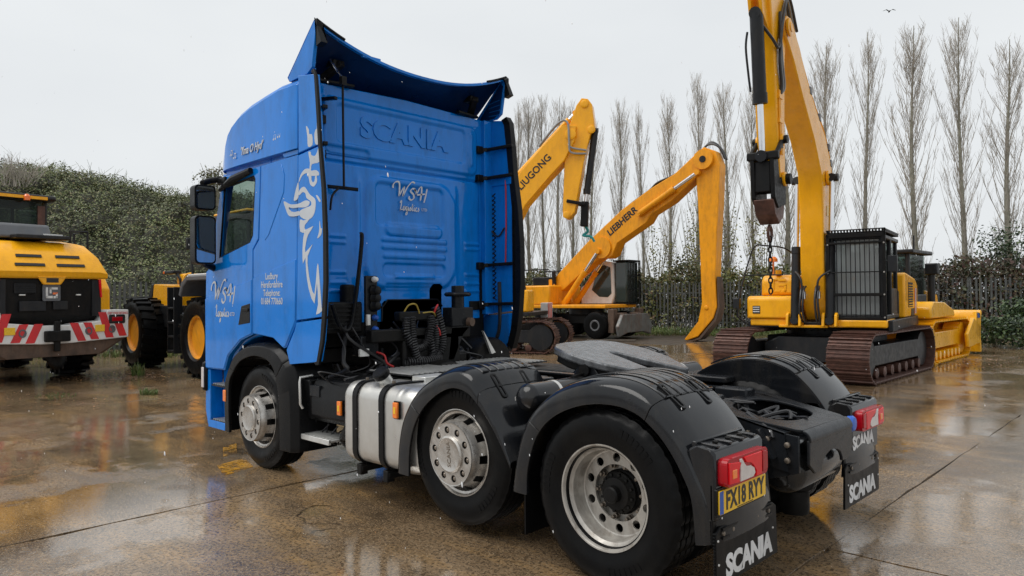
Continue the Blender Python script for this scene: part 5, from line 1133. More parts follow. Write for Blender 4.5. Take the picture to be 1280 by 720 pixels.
b = MB(); b.box(-.2, .4, -.36, -.12, 1.9, 2.25); b.build('air_intake', 'mdark', EX, .03)
# cab with window glass and bar guards
cab = MB(); 
for (x, y) in ((1.24, .36), (1.24, 1.24), (-.35, .36), (-.35, 1.24), (.55, 1.26)): cab.box(x-.04, x+.04, y-.04, y+.04, 1.15, 2.72)
cab.box(-.42, 1.28, .30, 1.30, 2.68, 2.76); cab.box(-.42, 1.28, .30, 1.30, 1.15, 1.24); cab.box(-.42, .55, 1.22, 1.28, 1.15, 1.75); cab.box(-.40, -.34, .3, 1.3, 1.15, 1.7)
cabo = cab.build('cab', 'mdark', EX, .02)
MB().box(1.225, 1.235, .40, 1.20, 1.25, 2.68).build('windscreen', 'sky_glass', cabo); MB().box(-.3, 1.2, 1.235, 1.245, 1.25, 2.68).build('side_glass', 'mglass', cabo); MB().box(-.3, 1.2, .36, .37, 1.25, 2.68).build('side_glass', 'mglass', cabo)
b = MB(); b.box(.0, .45, .55, 1.05, 1.45, 1.6); b.box(-.1, .05, .55, 1.05, 1.5, 2.25); b.build('seat', 'seat', cabo, .04); MB().box(.75, 1.0, .5, 1.1, 1.25, 1.75).build('console', M['plate_blue'] if False else M['seat'], cabo, .03)
g = MB()
for (y0, y1, z0, z1) in ((.28, .34, 1.14, 2.80), (1.26, 1.32, 1.14, 2.80), (.28, 1.32, 2.72, 2.80), (.28, 1.32, 1.14, 1.20), (.28, 1.32, 1.60, 1.66), (.28, 1.32, 2.05, 2.07), (.28, 1.32, 2.60, 2.64)): g.box(1.30, 1.35, y0, y1, z0, z1)
gd = g.build('front_guard', 'grime', EX, .008)
for k in range(11): y = .385+k*.082; MB().box(1.315, 1.335, y-.006, y+.006, 1.2, 2.72).build('guard_bar', 'grime', gd)
for z in (1.2, 1.63, 2.05, 2.6):
    for y in (.31, 1.29): MB().lathe([(.016, 0), (.016, .012), (0, .014)], (1.35, y, z), (1, 0, 0), 8).build('guard_bolt', 'rim', gd)
g = MB(); g.box(-.3, 1.34, .30, 1.32, 2.80, 2.83)
for k in range(18): g.box(1.32, 1.36, .32+k*.055, .35+k*.055, 2.83, 2.86)
g.box(1.32, 1.36, .28, 1.32, 2.86, 2.88); g.box(-.3, 1.3, .28, .32, 2.83, 2.87); g.box(-.3, 1.3, 1.28, 1.32, 2.83, 2.87); g.build('roof_guard', 'grime', EX, .006)
b = MB(); b.tube([(1.33, 1.30, 2.25), (1.40, 1.42, 2.25)], .02, 6); b.box(1.36, 1.44, 1.36, 1.52, 2.05, 2.35); b.build('cab_mirror', 'mdark', EX, .03)
# engine house and counterweight
b = MB(); b.prism([(-.45, 1.145), (-.45, 2.05), (-.7, 2.08), (-2.1, 1.98), (-2.5, 1.84), (-2.5, 1.145)], 'y', .45, 1.40); hs_ = b.build('side_house', 'yellow', EX, .05, recalc=True)
b = MB(); b.box(-1.65, -.95, 1.395, 1.407, 1.35, 1.88); gl = b.build('louvre', 'grime', hs_)
for k in range(9): MB().box(-1.63, -.97, 1.406, 1.414, 1.37+k*.055, 1.39+k*.055).build('louvre_slat', 'yellow', gl)
for (x, m_) in ((-2.0, 'redstripe'), (-2.1, 'white_pl'), (-2.2, 'plate_blue')): MB().prism([(x, 1.2), (x+.08, 1.2), (x+.02, 1.76), (x-.06, 1.76)], 'y', 1.398, 1.406).build('stripe', m_, hs_, recalc=True)
MB().prism([(-1.85, 1.16), (-1.35, 1.16), (-1.4, 1.32), (-1.9, 1.32)], 'y', 1.398, 1.408).build('model_panel', 'mdark', hs_, recalc=True)
b = MB(); b.box(-1.85, -.3, -1.25, .44, 1.12, 2.0); b.build('engine_hood', 'yellow', EX, .06)
b = MB(); b.prism([(-1.92, -1.30), (-1.92, 1.32), (-2.2, 1.22), (-2.55, .7), (-2.65, 0), (-2.55, -.7), (-2.2, -1.22)], 'z', 1.05, 1.95); b.build('counterweight', 'yellow', EX, .06, recalc=True)
# boom, stick, linkage
BP = [(.62, 1.30), (.95, 1.12), (1.12, 1.35), (1.36, 2.2), (1.36, 3.3), (1.46, 4.0), (1.95, 4.55), (2.8, 5.2), (3.4, 5.72), (3.85, 6.0), (3.9, 6.2), (3.72, 6.36), (3.45, 6.36), (2.95, 6.05), (2.5, 5.62), (1.8, 5.17), (1.05, 4.78), (.56, 4.25), (.46, 3.5), (.5, 2.2)]
boom = arm(EX, 'boom', BP, -.20, .24, 'yellow'); YB = .02
SP = [(3.62, 6.05), (3.72, 6.62), (3.9, 7.0), (4.2, 7.25), (4.45, 7.2), (4.5, 6.9), (4.52, 6.4), (4.36, 5.7), (4.30, 5.0), (4.27, 4.4), (4.10, 3.62), (4.0, 3.46), (3.86, 3.5), (3.80, 3.8), (3.80, 4.6), (3.74, 5.6)]
stick = arm(EX, 'stick', SP, -.15, .19, 'yellow', .02)
for y in (-.09, .08): MB().prism([(4.36, 5.9), (4.75, 6.1), (4.85, 6.45), (4.6, 6.9), (4.45, 7.2)], 'y', y, y+.05).build('cylinder_bracket', 'yellow', stick, .01, recalc=True)
cylinder(EX, (4.72, YB, 6.12), (4.50, YB, 3.88), .105, .05, .63, 'mdark')
MB().tube(catmull([(4.74, -.12, 5.85), (4.76, -.14, 5.6), (4.72, -.12, 5.2), (4.68, -.1, 4.9)], 5), .018, 6).build('steel_pipe', 'mdark', EX)
for s in (-.31, .34): cylinder(EX, (1.38, s, 1.12), (1.02, s, 3.95), .085, .05, .52, 'mdark')
MB().cyl((1.02, -.42, 3.95), (1.02, .46, 3.95), .075, 14).build('boom_pin', 'mdark', boom)
for s in (-.44, -.20, .23, .46): MB().prism([(1.24, 1.02), (1.50, 1.02), (1.46, 1.24), (1.38, 1.29), (1.30, 1.24)], 'y', s-.025, s+.025).build('cylinder_lug', 'yellow', EX, .01, recalc=True)
# hoses at foot of boom and on the stick
for k, y in enumerate((-.16, -.11, .11, .16)):
    MB().tube(catmull([(1.40, y, 1.1), (1.55, y*1.1, 1.3), (1.56, y, 1.55), (1.46, y, 1.75), (1.36, y*.9, 1.8)], 5), .022, 6).build('hose', 'hose', EX); MB().cyl((1.45, y, 1.56), (1.45, y, 1.70), .03, 8).build('hose_coupling', 'rod', EX)
MB().tube(catmull([(1.40, -.28, 2.1), (1.5, -.16, 1.95), (1.5, -.14, 1.7)], 5), .02, 6).build('hose', 'hose', EX); MB().tube(catmull([(1.36, .35, 2.1), (1.5, .18, 1.95), (1.5, .14, 1.7)], 5), .02, 6).build('hose', 'hose', EX)
for k in range(4): MB().tube(catmull([(3.2-.05*k, .1+.04*k, 6.28), (3.6, .14+.03*k, 6.62+.03*k), (4.02+.03*k, .20+.02*k, 6.1), (4.1+.04*k, .24, 5.5), (3.95+.05*k, .23, 5.1), (4.1, .21, 4.95)], 6), .026, 6).build('arm_hose', 'hose' if k % 2 else 'ghose', EX)
MB().tube(catmull([(4.74, .06, 6.0), (4.5, .2, 5.75), (4.3, .24, 5.65), (4.15, .24, 5.9), (4.1, .22, 6.3)], 6), .024, 6).build('arm_hose', 'hose', EX)
for dx in (0, .06): MB().tube([(4.12+dx, .205, 5.0), (4.1+dx, .205, 4.5), (4.02+dx, .205, 3.95)], .014, 6).build('arm_pipe', 'yellow', stick)
for z in (4.9, 4.5, 4.1): MB().box(4.03, 4.2, .188, .225, z-.04, z+.04).build('pipe_clamp', 'mdark' if z < 4.2 else 'yellow', stick, .006)
for k in range(2): MB().tube(catmull([(3.3, .12+k*.08, 6.35), (2.5, .12+k*.08, 5.72), (1.75, .12+k*.08, 5.24), (1.0, .12+k*.08, 4.86), (.46, .12+k*.08, 4.25), (.34, .12+k*.08, 3.5)], 4), .02, 6).build('boom_pipe', 'yellow', boom)
for (x, z) in ((2.2, 5.42), (1.5, 5.06), (.75, 4.6), (.6, 4.3)): MB().box(x-.08, x+.06, .10, .25, z-.06, z+.08).build('pipe_block', 'mgrey', boom, .01)
# quick hitch and lifting hook
b = MB(); b.bar((4.50, -.22, 3.88), (4.50, .28, 3.88), .13, .13); b.bar((4.48, .22, 3.88), (4.05, .22, 4.2), .06, .09); b.bar((4.48, -.18, 3.88), (4.05, -.18, 4.2), .06, .09); b.build('link', 'grime', EX, .02)
MB().cyl((4.05, -.26, 4.2), (4.05, .30, 4.2), .07, 12).build('link_pin', 'grime', EX); MB().cyl((3.95, -.28, 3.56), (3.95, .32, 3.56), .09, 12).build('stick_pin', 'grime', EX)
b = MB(); b.prism([(4.56, 3.88), (4.30, 3.90), (4.2, 3.5), (4.0, 3.62), (3.84, 3.5), (3.86, 3.15), (4.30, 3.05), (4.50, 3.2)], 'y', -.17, -.10); b.prism([(4.56, 3.88), (4.30, 3.90), (4.2, 3.5), (4.0, 3.62), (3.84, 3.5), (3.86, 3.15), (4.30, 3.05), (4.50, 3.2)], 'y', .14, .21); b.box(4.2, 4.52, -.1, .14, 3.3, 3.8); qh = b.build('quick_hitch', 'grime', EX, .015, recalc=True)
b = MB(); b.prism([(4.5, 3.18), (4.4, 2.95), (4.15, 2.80), (3.9, 2.95), (3.82, 3.2), (3.88, 3.22), (4.1, 3.08), (4.4, 3.2)], 'y', -.14, .18); b.build('hitch_jaw', 'rust', qh, .015, recalc=True)
MB().tube([(4.15+.10*math.cos(t), .02, 2.66+.12*math.sin(t)) for t in [2*PI*k/16 for k in range(17)]], .026, 8).build('lifting_eye', 'rust', qh)
pts = [(4.15, .02, 2.56-.085*k) for k in range(11)]
for k, p in enumerate(pts): a = (1, 0, 0) if k % 2 else (0, 1, 0); MB().tube([(p[0]+(.03*math.cos(t) if k % 2 else 0), p[1]+(0 if k % 2 else .03*math.cos(t)), p[2]+.055*math.sin(t)) for t in [2*PI*j/10 for j in range(11)]], .013, 5).build('chain_link', 'grime', qh)

for (o_, pts_) in ((boom, ((3.74, 6.14, .15, .27), (.85, 1.42, .2, .29), (1.02, 3.95, .15, .27))), (stick, ((4.05, 4.2, .1, .215), (3.95, 3.56, .12, .215), (4.25, 7.0, .13, .215)))):
    for (x, z, r_, y) in pts_:
        for s in (1, -1): MB().lathe([(r_, 0), (r_, .035), (r_*.8, .045), (r_*.55, .045), (r_*.5, .06), (0, .06)], (x, s*(y-.035)+.02, z), (0, s, 0), 18).build('pin_boss', 'yellow', o_)
for (z, x) in ((2.6, .95), (3.3, .9)): MB().box(x-.18, x+.18, .243, .247, z-.1, z+.1).build('warning_decal', 'plate', boom)
# ---------------------------------------------------------------- bulldozer behind it
BD = empty('bulldozer', (3.2, -15.75, 0), R(-90)); tag(BD, 'yellow bulldozer with yellow tracks parked behind the caged excavator', 'bulldozer')
for y in (1.0, -1.0): crawler(BD, Matrix.Translation((-.2, y, 0)), 3.9, 1.0, .6, 40, 'yellow3', 'yellow3', 'yellow3')
b = MB(); b.box(-1.9, 2.0, -.7, .7, .45, 1.2); b.build('body', 'yellow3', BD, .05)
b = MB(); b.prism([(.4, 1.2), (.4, 1.75), (1.9, 1.6), (2.05, 1.2)], 'y', -.5, .5); b.build('engine_hood', 'yellow3', BD, .06, recalc=True)
for s in (1, -1):
    b = MB(); b.prism([(-1.9, 1.06), (.3, 1.06), (.2, 1.24), (-.6, 1.42), (-1.7, 1.45), (-1.9, 1.3)], 'y', s*.71, s*1.25); b.build('fender', 'yellow3', BD, .04, recalc=True)
    b = MB(); b.prism([(1.0, .25), (2.3, .3), (2.35, .75), (1.6, 1.0), (.9, .6)], 'y', s*1.31, s*1.40); b.build('push_arm', 'yellow3', BD, .03, recalc=True)
b = MB(); b.prism([(2.3, .05), (2.46, .05), (2.36, .5), (2.42, .95), (2.55, 1.15), (2.4, 1.18), (2.24, .8)], 'y', -1.4, 1.4); bl = b.build('blade', 'yellow3', BD, .02, recalc=True)
b = MB(); b.prism([(1.75, .55), (2.28, .35), (2.28, 1.12), (1.9, 1.16)], 'y', -1.40, -1.31); dc = b.build('blade_gusset', 'yellow3', BD, .02, recalc=True)
MB().prism([(1.98, .98), (2.2, .98), (2.1, 1.10), (1.95, 1.10)], 'y', -1.416, -1.404).build('decal', 'plate_blue', dc, recalc=True); MB().prism([(2.21, .98), (2.26, .98), (2.22, 1.10), (2.12, 1.10)], 'y', -1.416, -1.404).build('decal', 'letter_black', dc, recalc=True)
b = MB()
for (x, y) in ((-1.3, .62), (-1.3, -.62), (.1, .55), (.1, -.55)): b.box(x-.05, x+.05, y-.05, y+.05, 1.3, 2.62)
b.box(-1.45, .3, -.78, .78, 2.60, 2.70); b.box(-1.35, .15, -.66, .66, 1.25, 1.62); dcab = b.build('cab', 'mdark', BD, .03)
for s in (1, -1): MB().box(-1.25, .05, s*.63, s*.64, 1.6, 2.6).build('side_glass', 'mglass', dcab)
MB().box(-1.31, -1.30, -.57, .57, 1.6, 2.6).build('rear_glass', 'mglass', dcab); MB().box(.09, .1, -.5, .5, 1.6, 2.6).build('windscreen', 'mglass', dcab)
b = MB(); b.box(-.9, -.5, -.25, .25, 1.4, 1.75); b.box(-1.0, -.88, -.25, .25, 1.6, 2.3); b.build('seat', 'seat', dcab, .04)
b = MB(); b.cyl((.75, -.62, 1.1), (.75, -.62, 2.15), .09, 14); b.cyl((.75, -.62, 2.15), (.74, -.62, 2.3), .06, 12); b.box(.62, .88, -.80, -.50, 2.12, 2.42); b.build('exhaust_stack', 'mdark', BD, .03)
b = MB(); b.box(-1.9, -1.2, -.5, .5, 1.2, 1.35); b.bar((-1.9, 0, .8), (-2.3, 0, .6), .5, .3); b.build('rear_hitch', 'yellow3', BD, .03)
MB().cyl((-.3, -.5, 2.7), (-.3, -.5, 3.1), .02, 6).build('aerial', 'mdark', BD)

# ---------------------------------------------------------------- long armed material handler
LH = empty('material_handler', (15.462, -18.464, 0), -3.03908); tag(LH, 'orange yellow material handler with long bent arm and white cab', 'material handler')
b = MB(); b.box(-2.6, 1.6, -1.2, 1.25, 1.18, 1.32); b.build('deck', 'yellow2', LH, .03)
b = MB(); b.prism([(-2.75, 1.33), (-2.75, 2.0), (-2.6, 2.1), (-1.0, 2.1), (-1.0, 1.33)], 'y', -1.15, 1.2); hz_ = b.build('engine_house', 'yellow2', LH, .06, recalc=True)
for (x0, x1, z0, z1) in ((-2.6, -1.95, 1.4, 1.95), (-1.9, -1.5, 1.4, 1.95)): MB().box(x0, x1, 1.2, 1.212, z0, z1).build('service_door', 'yellow2', hz_, .006)
MB().box(-1.42, -.5, 1.2, 1.225, 1.38, 1.62).build('side_grille', 'mdark', hz_, .01)
rails(LH, [[(-2.7, .9, 2.1), (-2.7, .9, 2.75), (-1.2, .9, 2.75), (-1.2, .9, 2.1)], [(-1.95, .9, 2.1), (-1.95, .9, 2.75)], [(-2.7, .9, 2.4), (-1.2, .9, 2.4)], [(-2.7, -.9, 2.1), (-2.7, -.9, 2.75), (-1.2, -.9, 2.75)]], .025)
b = MB(); b.box(-2.3, -1.5, -.5, .5, 2.1, 2.45); b.cyl((-1.3, -.4, 2.1), (-1.3, -.4, 2.7), .09, 10); b.build('exhaust', 'mdark', LH, .03)
for s in (-.42, .42): MB().prism([(-1.75, 1.33), (-.9, 1.33), (-1.15, 2.0), (-1.35, 2.35), (-1.6, 2.35), (-1.75, 2.0)], 'y', s-.06, s+.06).build('boom_bracket', 'yellow2', LH, .02, recalc=True)
LB = [(-1.75, 2.05), (-1.3, 2.46), (.27, 3.81), (1.84, 4.98), (3.06, 5.67), (4.07, 6.13), (4.85, 6.72), (5.25, 6.62), (5.2, 6.25), (4.83, 5.85), (3.9, 5.12), (3.1, 4.72), (2.9, 4.42), (1.65, 3.72), (1.42, 3.25), (1.2, 3.12), (.95, 3.2), (.35, 2.85), (-.84, 1.95), (-1.4, 1.66)]
lboom = arm(LH, 'boom', LB, -.30, .34, 'yellow2', .03)
LS = [(4.80, 6.75), (5.18, 6.96), (5.6, 6.77), (5.77, 6.28), (5.72, 5.27), (5.63, 3.93), (5.54, 2.31), (5.59, 1.23), (5.45, .83), (4.87, .16), (4.45, .0), (4.33, .03), (4.88, .70), (5.03, 1.37), (4.98, 3.28), (4.93, 4.93), (4.86, 6.04)]
lst = arm(LH, 'dipper_arm', LS, -.26, .30, 'yellow2', .03)
MB().prism([(5.62, 1.23), (5.48, .80), (4.88, .10), (4.45, -.03), (4.50, -.06), (4.95, .06), (5.56, .76), (5.68, 1.25), (5.60, 2.3)], 'y', -.24, .28).build('dipper_wear_edge', 'mudrust', lst, recalc=True)
for s in (-.36, .36): MB().lathe([(.36, -.06), (.36, .06)], (5.2, s, 6.5), (0, 1, 0), 20).build('elbow_plate', 'yellow2', lst); MB().lathe([(.12, -.09), (.12, .09)], (5.2, s, 6.5), (0, 1, 0), 12).build('elbow_pin', 'mdark', lst)
for s in (-.42, .46): cylinder(LH, (-.75, s, 1.40), (.85, s, 3.42), .12, .07, .62, 'yellow2')
MB().lathe([(.42, -.38), (.42, .44)], (.95, 0, 3.55), (0, 1, 0), 22).build('cylinder_boss', 'yellow2', lboom)
for s in (-.42, .46): cylinder(LH, (2.65, s, 4.75), (5.0, s, 6.05), .11, .07, .62, 'yellow2')
for k in range(3): MB().tube(catmull([(-1.2, .1+.1*k, 2.62), (.2, .1+.1*k, 3.9), (1.8, .1+.1*k, 5.08+.02*k), (2.8, .1+.1*k, 5.66), (3.2, .1+.1*k, 5.95), (4.0, .1+.1*k, 6.22), (4.9, .1+.1*k, 6.9+.04*k), (5.25, .1+.1*k, 7.1+.06*k), (5.6, .1+.1*k, 6.95), (5.82, .1+.1*k, 6.5)], 5), .035, 6).build('arm_hose', 'hose', LH)
d = Vector((2.47-1.38, 0, 4.96-4.17)).normalized(); text('maker_lettering', 'LIEBHERR', 'letter_black', lboom, TM((1.86, -.306, 4.52), (d.x, 0, d.z), (-d.z, 0, d.x)), .36, .012, .002)
# white cab with dark guarded front
b = MB(); b.prism([(-.55, 1.34), (.95, 1.34), (1.05, 1.7), (1.0, 3.0), (.55, 3.08), (.2, 2.95), (-.2, 2.2), (-.55, 2.0)], 'y', .45, 1.38, [] ); lc = b.build('cab', 'white', LH, .05, recalc=True)
for s in (.444, 1.383): MB().prism([(.0, 1.9), (.35, 1.62), (.75, 1.6), (.92, 1.75), (.88, 2.8), (.6, 2.9), (.32, 2.85)], 'y', s-.012, s+.012).build('door_glass', M['mdark'] if False else 'mirror_dark', lc, .01, recalc=True)
b = MB(); b.box(1.06, 1.6, .48, 1.36, 1.36, 3.02); b.build('front_glass', 'mirror_dark', lc, .06)
b = MB()
for (x0, x1, z) in ((1.0, 1.72, 3.05), (1.0, 1.72, 1.34)): b.box(x0, x1, .44, 1.42, z-.03, z+.03)
for k in range(8): y = .46+k*.135; b.box(1.69, 1.72, y-.012, y+.012, 1.34, 3.05)
for k in range(6): x = 1.08+k*.12; b.box(x-.012, x+.012, 1.40, 1.42, 1.34, 3.05)
for z in (1.9, 2.45): b.box(1.05, 1.72, 1.40, 1.42, z-.015, z+.015); b.box(1.69, 1.72, .44, 1.42, z-.015, z+.015)
b.build('cab_guard', 'grime', lc)
# undercarriage with wheels, stabiliser and dozer blade
b = MB(); b.box(-1.8, 1.8, -.45, .45, .55, .95); b.cyl((0, 0, .9), (0, 0, 1.2), .7, 28); b.build('undercarriage', 'mdark', LH, .04)
for x in (-1.2, 1.2):
    for s in (1, -1):
        for k in (0, 1):
            w = MB(); w.lathe([(.25, -.13), (.42, -.15), (.5, -.12), (.53, -.05), (.53, .05), (.5, .12), (.42, .15), (.25, .13)], (x, s*(1.2-.34*k), .53), (0, 1, 0), 28); wo = w.build('wheel', 'rubber', LH)
            if k == 0: MB().lathe([(.26, 0), (.2, .04), (.1, .02), (.0, .03)], (x, s*1.3, .53), (0, s, 0), 20).build('rim', 'mgrey', wo)
b = MB(); b.prism([(-1.25, .12), (-1.35, .5), (-1.0, .95), (1.0, .95), (1.35, .5), (1.25, .12), (.6, .25), (-.6, .25)], 'x', 2.1, 2.25); b.build('stabiliser_blade', 'wetsteel', LH, .03, recalc=True)
for y in (-.7, .4): MB().box(1.75, 2.1, y, y+.3, .2, 1.0).build('blade_arm', 'mudrust', LH, .02)
for s in (1.05, -1.05): MB().box(1.7, 1.95, s-.15, s+.15, .25, 1.15).build('stabiliser_leg', 'mudrust', LH, .02)
MB().tube(catmull([(1.0, .35, 4.0), (.8, .4, 3.75), (.75, .42, 3.55)], 4), .03, 6).build('teal_strap', 'teal', LH)

# ---------------------------------------------------------------- excavator hidden behind the blue cab
LG = empty('excavator', (14.057, -10.798, 0), -2.637618); tag(LG, 'yellow crawler excavator mostly hidden behind the blue cab, boom and stick raised', 'excavator')
for y in (1.15, -1.15): crawler(LG, Matrix.Translation((.85, y, 0)), 4.3, .95, .6, 44, 'rust', 'mdark')
b = MB(); b.box(-.2, 1.9, -1.0, 1.0, .4, .85); b.cyl((.85, 0, .8), (.85, 0, 1.1), .7, 24); b.build('car_body', 'mdark', LG, .03)
b = MB(); b.box(-2.0, 2.2, -1.3, 1.3, 1.08, 1.2); b.build('deck', 'mdark', LG, .02)
b = MB(); b.prism([(-2.4, 1.2), (-2.4, 1.9), (-2.1, 2.15), (-.3, 2.15), (-.3, 1.2)], 'y', -1.3, 1.3); b.build('engine_hood', 'yellow', LG, .06, recalc=True)
b = MB(); b.box(1.2, 2.15, -1.25, -.45, 1.2, 1.85); b.build('tool_box', 'yellow', LG, .05)
b = MB(); b.prism([(-.1, 1.2), (1.45, 1.2), (1.55, 1.6), (1.3, 2.85), (-.1, 2.85)], 'y', .42, 1.3); c2 = b.build('cab', 'mdark', LG, .05, recalc=True)
MB().prism([(.05, 1.75), (1.4, 1.75), (1.2, 2.75), (.05, 2.75)], 'y', 1.302, 1.312).build('side_glass', 'mirror_dark', c2, recalc=True)
GB = [(.2, 1.5), (.1, 2.2), (.45, 3.75), (1.75, 5.49), (2.39, 6.17), (3.06, 6.79), (3.45, 6.75), (3.4, 6.3), (3.08, 5.72), (2.58, 5.22), (1.88, 4.46), (1.3, 3.4), (.95, 2.2), (.7, 1.45)]
gb = arm(LG, 'boom', GB, -.30, .32, 'yellow', .02)
GS = [(3.61, 7.59), (3.8, 7.55), (3.92, 7.38), (4.0, 6.7), (3.89, 6.55), (3.69, 5.83), (3.37, 4.18), (3.19, 3.98), (3.03, 4.06), (3.0, 4.2), (3.08, 5.87), (3.2, 6.69), (3.45, 7.38)]
gs = arm(LG, 'stick', GS, -.20, .22, 'yellow', .02)
cylinder(LG, (3.98, 0, 6.62), (3.66, 0, 4.42), .10, .055, .86, 'mdark'); b = MB(); b.bar((3.66, 0, 4.5), (3.62, 0, 3.75), .22, .2); b.bar((3.68, .2, 4.4), (3.13, .24, 4.52), .07, .1); b.bar((3.68, -.2, 4.4), (3.13, -.22, 4.52), .07, .1); b.build('bucket_link', 'grime', LG, .02)
cylinder(LG, (1.5, .02, 5.35), (3.38, .02, 7.2), .09, .06, .9, 'yellow')
MB().tube(catmull([(3.62, .1, 3.8), (3.7, .18, 3.62), (3.55, .2, 3.5), (3.8, .1, 3.45), (3.9, .15, 3.3)], 5), .04, 6).build('teal_strap', 'teal', LG)
for k in range(2): MB().tube(catmull([(2.3, -.2-k*.08, 6.2), (2.9, -.25-k*.06, 6.85), (3.2, -.34, 6.85), (3.25, -.36, 6.3), (3.3, -.34, 5.95+k*.15), (3.75, -.26, 5.9+k*.1)], 6), .03, 6).build('arm_hose', 'ghose', LG)
MB().tube(catmull([(1.6, .15, 5.5), (2.2, .15, 6.15), (2.75, .15, 6.75), (3.3, .15, 7.1)], 4), .03, 6).build('arm_hose', 'hose', LG)
d = Vector((.72, 0, .70)).normalized(); text('maker_lettering', 'LIUGONG', 'letter_black', gb, TM((2.16, -.306, 5.42), (d.x, 0, d.z), (-d.z, 0, d.x)), .30, .006, .002, 0, 1.0)
b = MB(); b.box(1.95, 2.2, 1.30, 2.0, .95, 1.45); cv = b.build('chevron_block', 'white', LG, .02)
for k in range(3): MB().prism([(1.34+k*.22, .96), (1.45+k*.22, .96), (1.38+k*.22, 1.44), (1.27+k*.22, 1.44)], 'x', 2.2, 2.206).build('red_stripe', 'redstripe', cv, recalc=True)
for k in range(1): MB().prism([(2.0, .96), (2.08, .96), (2.16, 1.44), (2.08, 1.44)], 'y', 2.0, 2.006).build('red_stripe', 'redstripe', cv, recalc=True)
MB().prism([(1.9, .55), (2.2, .7), (2.2, .94), (1.8, .94)], 'y', 1.30, 2.0).build('chevron_skirt', 'mudrust', LG, .02, recalc=True)

for (o_, pts_) in ((gb, ((3.28, 6.5, .17, .33), (.45, 1.7, .25, .33))), (gs, ((3.12, 4.1, .11, .23), (3.7, 7.4, .12, .23), (3.9, 6.62, .12, .23))), (lboom, ((-1.4, 2.05, .2, .37),)), (lst, ((5.2, 1.2, .08, .29),))):
    for (x, z, r_, y) in pts_:
        for s in (1, -1): MB().lathe([(r_, 0), (r_, .035), (r_*.8, .045), (r_*.5, .05), (0, .05)], (x, s*(y-.03)+.01, z), (0, s, 0), 18).build('pin_boss', 'yellow' if o_ in (gb, gs) else 'yellow2', o_)
